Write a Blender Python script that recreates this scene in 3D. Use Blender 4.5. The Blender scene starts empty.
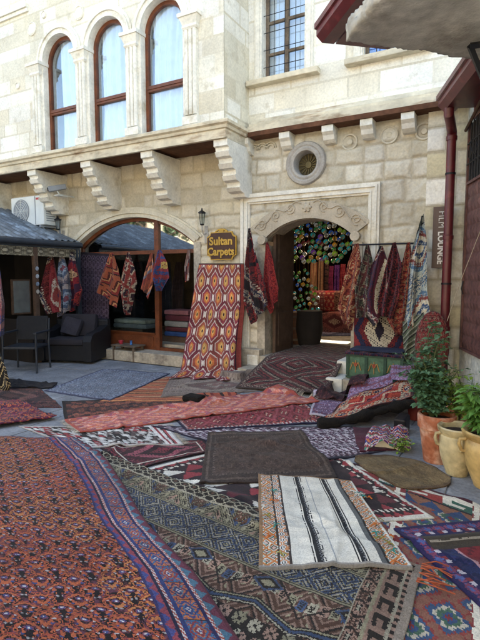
import bpy, bmesh, math, random
import numpy as np
from mathutils import Vector, Matrix
R=math.radians
random.seed(7); RNG=np.random.default_rng(11)
scene=bpy.context.scene; col=scene.collection

# ------------------------------------------------------------------ camera numbers and unprojection on real planes
F=485.0; YH=277.0; XV=-622.0; EYE=1.6
PITCH=math.atan((320-YH)/F); YAW=math.atan((F/math.cos(PITCH))/(240-XV))
def ray(x,y):
    cx=(x-240)/F; cy=(320-y)/F
    fy=math.cos(PITCH)+cy*math.sin(PITCH); fz=-math.sin(PITCH)+cy*math.cos(PITCH)
    c,s=math.cos(YAW),math.sin(YAW)
    return (cx*c-fy*s, cx*s+fy*c, fz)
def aY(x,y,Y):
    r=ray(x,y); t=Y/r[1]; return Vector((r[0]*t,Y,EYE+r[2]*t))
def aX(x,y,X):
    r=ray(x,y); t=X/r[0]; return Vector((X,r[1]*t,EYE+r[2]*t))
def aZ(x,y,z=0.0):
    r=ray(x,y); t=(z-EYE)/r[2]; return Vector((r[0]*t,r[1]*t,z))

# ------------------------------------------------------------------ colour + noise helpers
def lin(c):
    c=np.array(c,dtype=float)/255.0
    return np.where(c<=0.04045,c/12.92,((c+0.055)/1.055)**2.4)
def hx(s):
    s=s.lstrip('#'); return lin([int(s[i:i+2],16) for i in (0,2,4)])
def PAL(s): return np.array([hx(c) for c in s.split()])
def vnoise(h,w,cell,seed):
    r=np.random.default_rng(seed)
    gh=int(h/cell)+3; gw=int(w/cell)+3
    g=r.random((gh,gw)); y=np.arange(h)/cell; x=np.arange(w)/cell
    yi=y.astype(int); xi=x.astype(int); fy=y-yi; fx=x-xi
    fy=(fy*fy*(3-2*fy))[:,None]; fx=(fx*fx*(3-2*fx))[None,:]
    a=g[yi][:,xi]; b=g[yi][:,xi+1]; c=g[yi+1][:,xi]; d=g[yi+1][:,xi+1]
    return (a*(1-fx)+b*fx)*(1-fy)+(c*(1-fx)+d*fx)*fy
def fbm(h,w,cell,seed,octs=4):
    o=np.zeros((h,w)); a=1.0; t=0
    for k in range(octs):
        o+=a*vnoise(h,w,max(1.01,cell/2**k),seed+k*17); t+=a; a*=.55
    return o/t

# ------------------------------------------------------------------ materials
MATS={}
def newmat(name):
    m=bpy.data.materials.new(name); m.use_nodes=True; MATS[name]=m
    return m,m.node_tree.nodes,m.node_tree.links,m.node_tree.nodes['Principled BSDF']
def mat(name,rgb,rough=.7,metal=0,var=.25,scale=6,bump=.15,bscale=60,spec=.4,attr=False,fine=None,bdist=.01,sheen=0,fa=.2,mix=None):
    m,N,L,P=newmat(name)
    P.inputs['Roughness'].default_value=rough; P.inputs['Metallic'].default_value=metal
    P.inputs['Specular IOR Level'].default_value=spec
    if sheen: P.inputs['Sheen Weight'].default_value=sheen
    tc=N.new('ShaderNodeTexCoord'); n1=N.new('ShaderNodeTexNoise'); n1.inputs['Scale'].default_value=scale; n1.inputs['Detail'].default_value=6
    L.new(tc.outputs['Object'],n1.inputs['Vector'])
    mr=N.new('ShaderNodeMapRange'); mr.inputs['From Min'].default_value=.3; mr.inputs['From Max'].default_value=.7
    mr.inputs['To Min'].default_value=1-var; mr.inputs['To Max'].default_value=1+var*.6
    L.new(n1.outputs['Fac'],mr.inputs['Value'])
    mx=N.new('ShaderNodeVectorMath'); mx.operation='SCALE'
    if attr:
        at=N.new('ShaderNodeAttribute'); at.attribute_name='Col'; L.new(at.outputs['Color'],mx.inputs[0])
    else:
        mx.inputs[0].default_value=tuple(rgb)
    if mix:
        n5=N.new('ShaderNodeTexNoise'); n5.inputs['Scale'].default_value=mix[1]; n5.inputs['Detail'].default_value=8; n5.inputs['Roughness'].default_value=.65
        mp=N.new('ShaderNodeMapping'); mp.inputs['Scale'].default_value=mix[4] if len(mix)>4 else (1,1,1); L.new(tc.outputs['Object'],mp.inputs['Vector']); L.new(mp.outputs['Vector'],n5.inputs['Vector'])
        m5=N.new('ShaderNodeMapRange'); m5.inputs['From Min'].default_value=mix[2]; m5.inputs['From Max'].default_value=mix[3]; L.new(n5.outputs['Fac'],m5.inputs['Value'])
        x5=N.new('ShaderNodeMixRGB'); x5.inputs[2].default_value=(*hx(mix[0]),1); L.new(m5.outputs['Result'],x5.inputs[0])
        if attr: L.new(at.outputs['Color'],x5.inputs[1])
        else: x5.inputs[1].default_value=(*rgb,1)
        L.new(x5.outputs[0],mx.inputs[0])
    L.new(mr.outputs['Result'],mx.inputs['Scale']); out=mx.outputs['Vector']
    if fine:
        n3=N.new('ShaderNodeTexNoise'); n3.inputs['Scale'].default_value=fine; n3.inputs['Detail'].default_value=3
        L.new(tc.outputs['Object'],n3.inputs['Vector'])
        m3=N.new('ShaderNodeMapRange'); m3.inputs['From Min'].default_value=.3; m3.inputs['From Max'].default_value=.7
        m3.inputs['To Min'].default_value=1-fa*1.1; m3.inputs['To Max'].default_value=1+fa*.8
        L.new(n3.outputs['Fac'],m3.inputs['Value'])
        v3=N.new('ShaderNodeVectorMath'); v3.operation='SCALE'; L.new(out,v3.inputs[0]); L.new(m3.outputs['Result'],v3.inputs['Scale']); out=v3.outputs['Vector']
    L.new(out,P.inputs['Base Color'])
    n2=N.new('ShaderNodeTexNoise'); n2.inputs['Scale'].default_value=bscale; n2.inputs['Detail'].default_value=5
    L.new(tc.outputs['Object'],n2.inputs['Vector'])
    b=N.new('ShaderNodeBump'); b.inputs['Strength'].default_value=bump; b.inputs['Distance'].default_value=bdist
    L.new(n2.outputs['Fac'],b.inputs['Height']); L.new(b.outputs['Normal'],P.inputs['Normal'])
    return m
RUG=mat('woven_wool',(1,1,1),rough=.95,var=.16,scale=3,bump=.5,bscale=260,spec=.12,attr=True,fine=130,bdist=.004,sheen=.08)
STONE=mat('limestone',(1,1,1),rough=.9,var=.10,scale=1.7,bump=.5,bscale=30,spec=.15,attr=True,fine=34,bdist=.012,fa=.1,mix=('bdb29a',5,.56,.8))
CARV=mat('carved_limestone',hx('cfc6b0'),rough=.85,var=.2,scale=4,bump=.35,bscale=45,spec=.2,fine=30,fa=.1,bdist=.005)
CARVW=mat('pale_dressed_limestone',hx('e6e1d3'),rough=.85,var=.14,scale=4,bump=.3,bscale=45,spec=.2,fine=26,fa=.1,bdist=.005,mix=('b9ab8c',2.6,.54,.75))
CARVG=mat('grey_tuff',hx('aaa49a'),rough=.9,var=.2,scale=5,bump=.4,bscale=50,spec=.2,fine=40,fa=.1,bdist=.005)
ARCHST=mat('beige_carved_tuff',hx('b9ad98'),rough=.9,var=.2,scale=5,bump=.4,bscale=50,spec=.2,fine=40,fa=.1,bdist=.005)
SOFFIT=mat('rust_brown_soffit',hx('63422f'),rough=.85,var=.3,scale=5,bump=.3,spec=.2,fine=18)
LEDGE=mat('weathered_ledge_stone',hx('d6cbb2'),rough=.9,var=.25,scale=3,bump=.4,bscale=40,spec=.2,fine=14,fa=.1,bdist=.005,mix=('9a8064',3.2,.52,.72,(.6,1,2.6)))
WOOD=mat('reddish_varnished_wood',hx('6e3c22'),rough=.45,var=.35,scale=8,bump=.15,spec=.4,fine=50)
WOODD=mat('dark_door_wood',hx('5a4638'),rough=.6,var=.3,scale=9,bump=.2,spec=.3,fine=50)
WOODG=mat('grey_brown_old_wood',hx('6b5c4c'),rough=.7,var=.3,scale=9,bump=.2,fine=50,mix=('8a7a66',6,.5,.7))
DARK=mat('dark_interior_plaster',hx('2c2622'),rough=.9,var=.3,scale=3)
IRON=mat('black_iron',hx('25252a'),rough=.5,metal=.4,var=.2)
RED=mat('oxblood_painted_metal',hx('5e1e25'),rough=.38,var=.18,scale=9,bump=.05,spec=.5,mix=('7c3034',6,.55,.7))
PLAS=mat('rough_whitewash_plaster',hx('cfccbd'),rough=.95,var=.2,scale=3,bump=.8,bscale=22,spec=.15,fine=16,bdist=.02,mix=('9c988a',1.5,.52,.72))
CONC=mat('stained_concrete',hx('c6c0b2'),rough=.95,var=.2,scale=2.5,bump=.22,bscale=60,spec=.15,fine=11,bdist=.03,mix=('9a9080',1.6,.5,.7))
CONCR=mat('crumbling_concrete_edge',hx('8c7f6d'),rough=.98,var=.4,scale=9,bump=1,bscale=22,spec=.1,fine=26,bdist=.04)
PAVE=mat('blue_grey_paving',hx('85878b'),rough=.85,var=.3,scale=2.5,bump=.5,bscale=30,spec=.25,fine=34,mix=('b0b2b4',1.6,.52,.7))
CREAMST=mat('cream_step_stone',hx('b9ad98'),rough=.85,var=.25,scale=4,bump=.35,fine=22,mix=('84786a',3,.5,.7))
TIN=mat('blue_grey_tin_roof',hx('72777b'),rough=.55,metal=.3,var=.3,scale=5,bump=.2,fine=30,mix=('9aa4ac',2.5,.5,.68))
GUT=mat('slate_painted_gutter',hx('3c434c'),rough=.45,metal=.3,var=.2)
WHITEM=mat('white_painted_metal',hx('d9dcd8'),rough=.4,var=.08,bump=.03)
GREYM=mat('grey_plastic',hx('8b9096'),rough=.5,var=.1,bump=.03)
BLACKW=mat('black_woven_rattan',hx('17171b'),rough=.55,var=.3,scale=20,bump=.8,bscale=120,fine=90)
CHAIRM=mat('slate_painted_frame',hx('2b3038'),rough=.5,var=.2)
GREYC=mat('grey_cushion_fabric',hx('2e2a2e'),rough=.95,var=.2,bump=.3,bscale=120,fine=90)
TERRA=mat('terracotta',hx('b06a4a'),rough=.85,var=.22,scale=7,bump=.2,fine=30,mix=('cfb09a',7,.47,.72))
CREAMG=mat('cream_glaze',hx('cfbf94'),rough=.4,var=.2,scale=6,bump=.12,spec=.5,fine=16,mix=('7c6740',5,.5,.72))
OCHREG=mat('ochre_glaze',hx('c9a96c'),rough=.4,var=.18,scale=6,bump=.12,spec=.5,fine=16,mix=('8a6c3c',5,.5,.72))
SOIL=mat('potting_soil',hx('3a2c22'),rough=1,var=.4,scale=30,bump=1,bscale=60)
LEAFA=mat('blue_green_leaf',(.10,.20,.10),rough=.5,var=.4,scale=9,bump=.05)
LEAFB=mat('bright_green_leaf',(.11,.24,.045),rough=.45,var=.35,scale=9,bump=.05)
LEAFC=mat('yellow_green_leaf',(.19,.31,.04),rough=.45,var=.3,scale=9,bump=.05)
LEAFT=mat('tree_leaf',(.055,.1,.03),rough=.6,var=.4,scale=2,bump=.05)
STEM=mat('plant_stem',hx('4d5a34'),rough=.7,var=.2)
BARK=mat('bark',hx('5a4a3a'),rough=.95,var=.3,bump=.6)
GOLD=mat('gilt_paint',hx('b89440'),rough=.4,metal=.25,var=.15,bump=.05)
SIGNB=mat('dark_brown_sign_paint',hx('43261a'),rough=.5,var=.2)
SIGNF=mat('taupe_sign_panel',hx('5e4a40'),rough=.5,var=.08,bump=.03)
WHITEP=mat('white_lettering',hx('e6e2da'),rough=.5,var=.03,bump=.02)
BRASS=mat('lamp_brass',hx('8a6a34'),rough=.35,metal=.8,var=.2)
SHUT=mat('mauve_brown_pressed_metal',hx('6e4c46'),rough=.5,metal=.1,var=.3,scale=7,bump=.15,fine=30)
GREENP=mat('green_painted_wood',hx('4f7058'),rough=.6,var=.35,scale=12,bump=.25,fine=35)
DGREENP=mat('dark_green_painted_rail',hx('2e4a3a'),rough=.6,var=.3,scale=12,bump=.2,fine=35)
ORNP=mat('ochre_folk_paint',hx('a8824a'),rough=.7,var=.3)
REDP=mat('red_folk_paint',hx('8c3028'),rough=.7,var=.3)
CURT=mat('white_net_curtain',hx('eef3f8'),rough=.95,var=.1,scale=5,bump=.2)
BLUEC=mat('blue_curtain',hx('3a78d8'),rough=.8,var=.15)
FAR=mat('sunlit_far_limestone',hx('b9aa8a'),rough=.95,var=.3,scale=.9,fine=4)
FRINGE=mat('cream_wool_fringe',hx('b9aa94'),rough=1,var=.3,scale=30,bump=.2)
FRORG=mat('orange_wool_tassel',hx('a8583c'),rough=1,var=.3,scale=30,bump=.2)
BLACKF=mat('shaggy_black_wool',hx('16120f'),rough=1,var=.5,scale=18,bump=1,bscale=90)
BARRELM=mat('barrel_wood',hx('6a4630'),rough=.7,var=.3,scale=9,fine=30)
def glass(name,tint,refl,trans,rough=.03):
    m,N,L,P=newmat(name); N.remove(P)
    t=N.new('ShaderNodeBsdfTransparent'); t.inputs['Color'].default_value=(*tint,1)
    g=N.new('ShaderNodeBsdfGlossy'); g.inputs['Roughness'].default_value=rough; g.inputs['Color'].default_value=(.92,.95,1,1)
    fr=N.new('ShaderNodeFresnel'); fr.inputs['IOR'].default_value=1.5
    a=N.new('ShaderNodeMath'); a.operation='MULTIPLY_ADD'; a.inputs[1].default_value=1.2; a.inputs[2].default_value=refl; a.use_clamp=True
    ge=N.new('ShaderNodeNewGeometry'); io=N.new('ShaderNodeMath'); io.operation='MULTIPLY_ADD'; io.inputs[1].default_value=-.8333; io.inputs[2].default_value=1.5
    L.new(ge.outputs['Backfacing'],io.inputs[0]); L.new(io.outputs[0],fr.inputs['IOR'])
    L.new(fr.outputs['Fac'],a.inputs[0])
    tc=N.new('ShaderNodeTexCoord'); nz=N.new('ShaderNodeTexNoise'); nz.inputs['Scale'].default_value=1.6
    L.new(tc.outputs['Object'],nz.inputs['Vector']); b=N.new('ShaderNodeBump'); b.inputs['Strength'].default_value=.12; b.inputs['Distance'].default_value=.02
    L.new(nz.outputs['Fac'],b.inputs['Height']); L.new(b.outputs['Normal'],g.inputs['Normal'])
    x=N.new('ShaderNodeMixShader'); L.new(a.outputs[0],x.inputs['Fac']); L.new(t.outputs[0],x.inputs[1]); L.new(g.outputs[0],x.inputs[2])
    L.new(x.outputs[0],N['Material Output'].inputs['Surface'])
    return m
GLASS=glass('shop_window_glass',(.8,.85,.85),.02,1)
GLASSU=glass('reflecting_window_glass',(.9,.94,.97),.07,1)
GLASST=glass('mirror_like_transom_glass',(.6,.62,.62),.38,1)

# ------------------------------------------------------------------ objects
def tag(o,label=None,cat=None,group=None,kind=None):
    if label: o['label']=label
    if cat: o['category']=cat
    if group: o['group']=group
    if kind: o['kind']=kind
    return o
def thing(name,label,cat,loc=(0,0,0),rotz=0,group=None):
    o=bpy.data.objects.new(name,None); col.objects.link(o); o.location=loc; o.rotation_euler=(0,0,rotz); o.empty_display_size=.1
    return tag(o,label,cat,group)
def worg(p):
    v=Vector((0,0,0))
    while p is not None: v+=Vector(p.location); p=p.parent
    return v
def raw(name,V,Fc,m,parent=None,cols=None,smooth=False,local=False):
    V=np.asarray(V,dtype=np.float32).reshape(-1,3)
    if parent is not None and not local: V=V-np.array(worg(parent),dtype=np.float32)
    me=bpy.data.meshes.new(name)
    if isinstance(Fc,np.ndarray):
        k=Fc.shape[1]; n=len(Fc)
        me.vertices.add(len(V)); me.vertices.foreach_set('co',V.ravel())
        me.loops.add(n*k); me.loops.foreach_set('vertex_index',Fc.astype(np.int32).ravel())
        me.polygons.add(n); me.polygons.foreach_set('loop_start',np.arange(0,n*k,k,dtype=np.int32))
        me.update(calc_edges=True); me.validate()
    else:
        me.from_pydata([tuple(map(float,v)) for v in V],[],Fc)
    if cols is not None and len(cols)==len(me.polygons):
        a=me.attributes.new('Col','FLOAT_COLOR','FACE')
        a.data.foreach_set('color',np.concatenate([cols,np.ones((len(cols),1))],1).astype(np.float32).ravel())
    if smooth: me.polygons.foreach_set('use_smooth',np.ones(len(me.polygons),dtype=bool))
    me.materials.append(m)
    o=bpy.data.objects.new(name,me); col.objects.link(o)
    if parent is not None: o.parent=parent
    return o
class MB:
    def __init__(s): s.v=[]; s.f=[]
    def add(s,vs,fs):
        n=len(s.v); s.v+= [tuple(v) for v in vs]; s.f+=[[i+n for i in f] for f in fs]; return s
    def box(s,x0,x1,y0,y1,z0,z1,bev=0,rot=None,c=None):
        if bev:
            bm=bmesh.new(); bmesh.ops.create_cube(bm,size=1)
            for v in bm.verts: v.co=Vector(((x0+x1)/2+v.co.x*(x1-x0),(y0+y1)/2+v.co.y*(y1-y0),(z0+z1)/2+v.co.z*(z1-z0)))
            bmesh.ops.bevel(bm,geom=bm.edges[:],offset=bev,segments=2,affect='EDGES',profile=.6)
            vs=[v.co.copy() for v in bm.verts]; fs=[[v.index for v in f.verts] for f in bm.faces]; bm.free()
        else:
            vs=[Vector((x,y,z)) for x in (x0,x1) for y in (y0,y1) for z in (z0,z1)]
            fs=[[0,1,3,2],[4,6,7,5],[0,4,5,1],[2,3,7,6],[0,2,6,4],[1,5,7,3]]
        if rot is not None:
            c=Vector(c) if c is not None else Vector(((x0+x1)/2,(y0+y1)/2,(z0+z1)/2))
            vs=[rot@(v-c)+c for v in vs]
        return s.add(vs,fs)
    def tube(s,pts,r,n=8,r1=None,cap=True):
        pts=[Vector(p) for p in pts]; m=len(pts); rings=[]
        up=None
        for i,p in enumerate(pts):
            d=(pts[min(i+1,m-1)]-pts[max(i-1,0)]).normalized()
            a=Vector((0,0,1)) if abs(d.z)<.9 else Vector((1,0,0))
            if up is None: up=(a-d*a.dot(d)).normalized()
            else:
                up=(up-d*up.dot(d)); up=up.normalized() if up.length>1e-4 else (a-d*a.dot(d)).normalized()
            e=d.cross(up)
            rr=r if r1 is None else r+(r1-r)*i/(m-1)
            if callable(r): rr=r(i/(m-1))
            rings.append([p+(up*math.cos(t*2*math.pi/n)+e*math.sin(t*2*math.pi/n))*rr for t in range(n)])
        vs=[v for q in rings for v in q]; fs=[]
        for i in range(m-1):
            for t in range(n): fs.append([i*n+t,i*n+(t+1)%n,(i+1)*n+(t+1)%n,(i+1)*n+t])
        if cap: fs.append(list(range(n))[::-1]); fs.append([(m-1)*n+t for t in range(n)])
        return s.add(vs,fs)
    def lathe(s,prof,c=(0,0,0),n=24,axis='z'):
        vs=[]; fs=[]; m=len(prof)
        for r,z in prof:
            for t in range(n):
                a=2*math.pi*t/n
                if axis=='z': vs.append((c[0]+r*math.cos(a),c[1]+r*math.sin(a),c[2]+z))
                else: vs.append((c[0]+r*math.cos(a),c[1]-z,c[2]+r*math.sin(a)))   # axis y, z grows toward the street
        for i in range(m-1):
            for t in range(n): fs.append([i*n+t,i*n+(t+1)%n,(i+1)*n+(t+1)%n,(i+1)*n+t])
        return s.add(vs,fs)
    def prism(s,poly,ext):
        n=len(poly); e=Vector(ext); vs=[Vector(p) for p in poly]+[Vector(p)+e for p in poly]
        fs=[list(range(n))[::-1],[n+i for i in range(n)]]+[[i,(i+1)%n,n+(i+1)%n,n+i] for i in range(n)]
        return s.add(vs,fs)
    def arch(s,cx,cz,r0,r1,a0,a1,y0,y1,n=28):
        vs=[];fs=[]
        for i in range(n+1):
            a=R(a0+(a1-a0)*i/n)
            for r,y in ((r0,y0),(r1,y0),(r1,y1),(r0,y1)): vs.append((cx+r*math.cos(a),y,cz+r*math.sin(a)))
        for i in range(n):
            for k in range(4): fs.append([i*4+k,i*4+(k+1)%4,(i+1)*4+(k+1)%4,(i+1)*4+k])
        fs.append([0,1,2,3]); fs.append([n*4+3,n*4+2,n*4+1,n*4])
        return s.add(vs,fs)
    def build(s,name,m,parent=None,smooth=False,local=False,mod=None,fixn=True):
        o=raw(name,s.v,s.f,m,parent,smooth=smooth,local=local)
        if fixn:
            bm=bmesh.new(); bm.from_mesh(o.data); bmesh.ops.recalc_face_normals(bm,faces=bm.faces[:]); bm.to_mesh(o.data); bm.free()
            if smooth:
                for e in o.data.edges: pass
                try: o.data.set_sharp_from_angle(angle=R(35))
                except Exception: pass
        return o
def mb(): return MB()
def struct(o): o['kind']='structure'; return o

# ================================================================== STONE HEIGHT-FIELD WALLS
def stone_wall(name,parent,u0,u1,z0,z1,P,step,rows,cols_,amp,rough,holes,seed,pal,mort,jw=.018):
    nu=int((u1-u0)/step)+1; nz=int((z1-z0)/step)+1
    U=np.linspace(u0,u1,nu); Z=np.linspace(z0,z1,nz)
    rg=np.random.default_rng(seed)
    wob=(fbm(nz,nu,.34/step,seed+5,3)-.5)*.075*(1 if rough>.006 else .03)
    UU,ZZ=np.meshgrid(U,Z); Uw=UU+wob; Zw=ZZ+(fbm(nz,nu,.4/step,seed+9,3)-.5)*.07*(1 if rough>.006 else .03)
    zb=[z0-.1]
    while zb[-1]<z1+.3: zb.append(zb[-1]+rg.uniform(*rows))
    zb=np.array(zb); ri=np.clip(np.searchsorted(zb,Zw)-1,0,len(zb)-2)
    dz=np.minimum(Zw-zb[ri],zb[ri+1]-Zw); du=np.full_like(dz,9.); bid=np.zeros_like(ri)
    for k in range(len(zb)-1):
        ub=[u0-rg.uniform(.05,.5)]
        while ub[-1]<u1+.6: ub.append(ub[-1]+rg.uniform(*cols_))
        ub=np.array(ub); m=ri==k
        ci=np.clip(np.searchsorted(ub,Uw[m])-1,0,len(ub)-2)
        du[m]=np.minimum(Uw[m]-ub[ci],ub[ci+1]-Uw[m]); bid[m]=k*97+ci
    d=np.minimum(du,dz)+(fbm(nz,nu,.08/step,seed+31,2)-.5)*.012*(rough>.004)
    pil=1-np.exp(-np.clip(d,0,9)**2/(2*(jw)**2))
    hb=np.random.default_rng(seed+2).random(20000)
    n1=fbm(nz,nu,.22/step,seed+41,5); n2=fbm(nz,nu,.06/step,seed+47,3)
    n3=fbm(nz,nu,.035/step if .035/step>1.1 else 1.2,seed+51,2)
    D=pil*(rough*.55*(n3-.5)+amp*(.45+.55*hb[bid%20000])+rough*(n1-.5)*3+rough*.8*(n2-.5))
    V=P(UU.ravel(),ZZ.ravel(),D.ravel())
    idx=np.arange(nu*nz).reshape(nz,nu)
    Q=np.stack([idx[:-1,:-1],idx[:-1,1:],idx[1:,1:],idx[1:,:-1]],-1).reshape(-1,4)
    uc=(UU[:-1,:-1]+step/2).ravel(); zc=(ZZ[:-1,:-1]+step/2).ravel()
    keep=np.ones(len(Q),bool)
    for h in holes: keep&=~h(uc,zc)
    hc=np.random.default_rng(seed+3).random((20000,3))
    b=bid[:-1,:-1].ravel()%20000; pl=PAL(pal)
    vr=.13 if amp<.01 else .22; c=pl[(hc[b,0]*len(pl)).astype(int)%len(pl)]*(1-vr/2+vr*hc[b,1:2])
    st=fbm(nz,nu,.6/step,seed+77,4)[:-1,:-1].ravel()[:,None]
    c=c*(.8+.4*st)
    p=pil[:-1,:-1].ravel()[:,None]; mo=hx(mort)
    c=c*p+mo*(1-p)
    return raw(name,V,Q[keep],STONE,parent,cols=c[keep],smooth=True)
def rect(a,b,c,d): return lambda u,z:(u>a)&(u<b)&(z>c)&(z<d)

FY=7.15; BY=6.38; BX=-3.875
bld=thing('stone_building','large two storey cream limestone building with arched windows, corbelled bay and carpet shop below','building',(-4,FY,0))
# openings
WINS=[(-7.375,.43),(-6.20,.43),(-5.03,.43)]
SPR=5.55
def archhole(cx,r,z0,zs): return lambda u,z:((abs(u-cx)<r)&(z>z0)&(z<zs))|(((u-cx)**2+(z-zs)**2<r*r)&(z>=zs))
SCX=-6.425; SHW=1.475; SR=2.40; SCZ=2.74-SR; SSP=SCZ+math.sqrt(SR*SR-SHW*SHW)
def shophole(u,z): return (abs(u-SCX)<SHW)&((z<SSP)|((u-SCX)**2+(z-SCZ)**2<SR*SR))&(z>.0)
DCX=-2.82; DHW=.72; DR=1.05; DCZ=2.50-DR; DSP=DCZ+math.sqrt(DR*DR-DHW*DHW)
def doorhole(u,z): return (abs(u-DCX)<DHW)&((z<DSP)|((u-DCX)**2+(z-DCZ)**2<DR*DR))
OCX,OCZ=-2.86,3.42*.0+3.33
def ochole(u,z): return (u-OCX)**2+(z-OCZ)**2<.2**2
LOWP='cdc5b1 c9bea6 d2cab6 c6bba2 ccc2ac d4cbb7'
UPP='e2ddcd ded7c4 e6e1d4 d8cfb9 e8e4d9 dcd4c0'
# rough lower wall: left (beige rough stones) and around the portal, then smooth pilaster
FX0,FX1=-4.0,-1.70
stone_wall('wall',bld,-12,-3.9,0,3.80,lambda u,z,d:np.stack([u,FY-d,z],1),.02,(.17,.32),(.2,.56),.028,.019,[shophole],3,LOWP,'b9af98')
stone_wall('wall',bld,-3.9,-.98,0,3.95,lambda u,z,d:np.stack([u,FY-d,z],1),.0175,(.2,.34),(.22,.56),.030,.022,[doorhole,ochole],19,'cfc8b6 cac1ac d5cebd c5bca6','b8ae99')
stone_wall('pilaster',bld,-1.10,-.60,0,3.86,lambda u,z,d:np.stack([u,FY-.07-d,z],1),.02,(.26,.42),(.3,.5),.012,.005,[],23,'e4dfcf dcd5c0 e8e4d8 d2c8a8','b8ae96')
mb().box(-1.10,-1.095,FY-.07,FY+.0,0,3.86).build('pilaster_side',CARVW,bld)
# upper walls
stone_wall('bay_wall',bld,-12,BX,3.86,9.5,lambda u,z,d:np.stack([u,BY-d,z],1),.03,(.22,.34),(.3,.7),.004,.0022,[archhole(c,r,3.9,SPR) for c,r in WINS],37,UPP,'cfc6b0',jw=.008)
stone_wall('bay_return',bld,BY,FY,3.86,9.5,lambda u,z,d:np.stack([BX+d,u,z],1),.03,(.22,.34),(.3,.7),.004,.0022,[],38,UPP,'cfc6b0',jw=.008)
GW=(-3.62,-2.90,4.70,6.35); GW2=(-2.02,-1.30,4.70,6.35)
stone_wall('upper_wall',bld,BX,2.2,4.0,9.5,lambda u,z,d:np.stack([u,FY-d,z],1),.03,(.24,.34),(.35,.75),.004,.0022,[rect(*GW),rect(*GW2)],39,'eae6da e7e1d0 edeae0 e2dac6','d4ccb8',jw=.008)
# unseen building mass: roof, blank back faces, sized to shade the street
m=mb(); m.box(-20,8,8.6,9.0,3.9,12); m.box(-20,8,6.4,9.0,11.9,12.1); m.box(-20,-12,BY,8.6,0,12); m.box(2.2,8,7.15,8.6,0,12)
m.box(-12,BX-.03,6.41,6.5,9.5,12); m.box(BX-.03,2.2,7.18,7.3,9.5,12); m.box(-12,2.2,7.6,8.6,3.75,3.9)
m.build('unseen_shading_mass',CARV,bld)
# bay floor soffit
mb().box(-12,BX-.04,BY-.05,FY-.0,3.70,3.76).build('soffit',SOFFIT,bld)
# ledge of the bay: a moulded profile running along the front and returning at the corner
def ledge(prof,front,xa,xb,corner,name,m_,ret=True):
    # prof list of (out,z)
    V=[];Fc=[]
    path=[((xa,front),(0,-1)),((xb,front),(1,-1))]
    if ret: path.append(((xb,corner),(1,0)))
    n=len(prof)
    segs=[]
    for i,((x,y),(dx,dy)) in enumerate(path):
        for o,z in prof: V.append((x+o*dx,y+o*dy,z))
    for i in range(len(path)-1):
        for k in range(n): Fc.append([i*n+k,i*n+(k+1)%n,(i+1)*n+(k+1)%n,(i+1)*n+k])
    Fc.append(list(range(n))); Fc.append([(len(path)-1)*n+k for k in range(n)][::-1])
    b=mb(); b.add(V,Fc); return b.build(name,m_,bld)
ledge([(0,3.66),(.06,3.66),(.06,3.79),(.09,3.80),(.10,3.84),(.14,3.86),(.145,3.90),(.10,3.925),(0,3.93)],BY,-12,BX,FY-.17,'ledge',LEDGE)
# right cornice on small blocks
b=mb()
prof=[(0,3.86),(.26,3.86),(.26,3.94),(.22,3.95),(.22,3.99),(.15,4.02),(.12,4.08),(.0,4.10)]
V=[];Fc=[]
for x in (BX+.12,-.55):
    for o,z in prof: V.append((x,FY-o,z))
n=len(prof)
Fc=[[k,(k+1)%n,n+(k+1)%n,n+k] for k in range(n)]+[list(range(n)),[n+k for k in range(n)][::-1]]
b.add(V,Fc); b.build('cornice',LEDGE,bld)
mb().box(BX+.13,-.56,FY-.265,FY-.01,3.79,3.857).build('rusty_lintel_band',SOFFIT,bld)
for px in (244.5,285,328,366.5,407.5):
    x=aY(px,135,FY-.2).x
    b=mb(); b.prism([(x-.085,FY-.24,3.787),(x-.085,FY-.24,3.70),(x-.085,FY-.19,3.66),(x-.085,FY-.16,3.60),(x-.085,FY-.10,3.56),(x-.085,FY-.0,3.55),(x-.085,FY-.0,3.787)],(.17,0,0))
    b.build('bracket',CARVW,bld)
# big stepped corbels under the bay
for px in (232.5,0,0,0): pass
def corbel(x,w=.24):
    fr=BY-.02
    steps=[(3.655,fr),(3.56,fr),(3.545,fr+.05),(3.50,fr+.06),(3.485,fr+.03),(3.42,fr+.07),(3.40,fr+.14),(3.34,fr+.16),(3.325,fr+.12),(3.26,fr+.17),(3.245,fr+.25),(3.18,fr+.27),(3.165,fr+.23),(3.10,fr+.28),(3.08,fr+.38),(3.02,fr+.40),(3.00,fr+.36),(2.95,fr+.42),(2.93,fr+.52),(2.88,fr+.55),(2.87,FY+.02),(3.655,FY+.02)]
    b=mb(); b.prism([(x-w/2,y,z) for z,y in steps],(w,0,0)); b.build('corbel',CARVW,bld)
for px,py in ((217,145),(143,155),(82,163),(28,170),(-28,180)):
    corbel(aY(px+4,py,BY).x)
# string course and roundels on the bay
b=mb(); b.box(-12,-8.15,BY-.07,BY-.001,6.62,6.69); b.box(-12,-8.15,BY-.04,BY-.001,6.55,6.617); b.build('string_course',CARVW,bld)
for px,py,r in ((32,29,.12),(79,13,.12),(44,15,.06),(18,86,.06)):
    p=aY(px,py,BY-.01); b=mb(); b.lathe([(0,.018),(r*.72,.02),(r*.8,.008),(r*.9,.026),(r,.02),(r,-.01)],(p.x,BY-.004,p.z),26,'y'); b.build('roundel',CARVW,bld,smooth=True)
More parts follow.
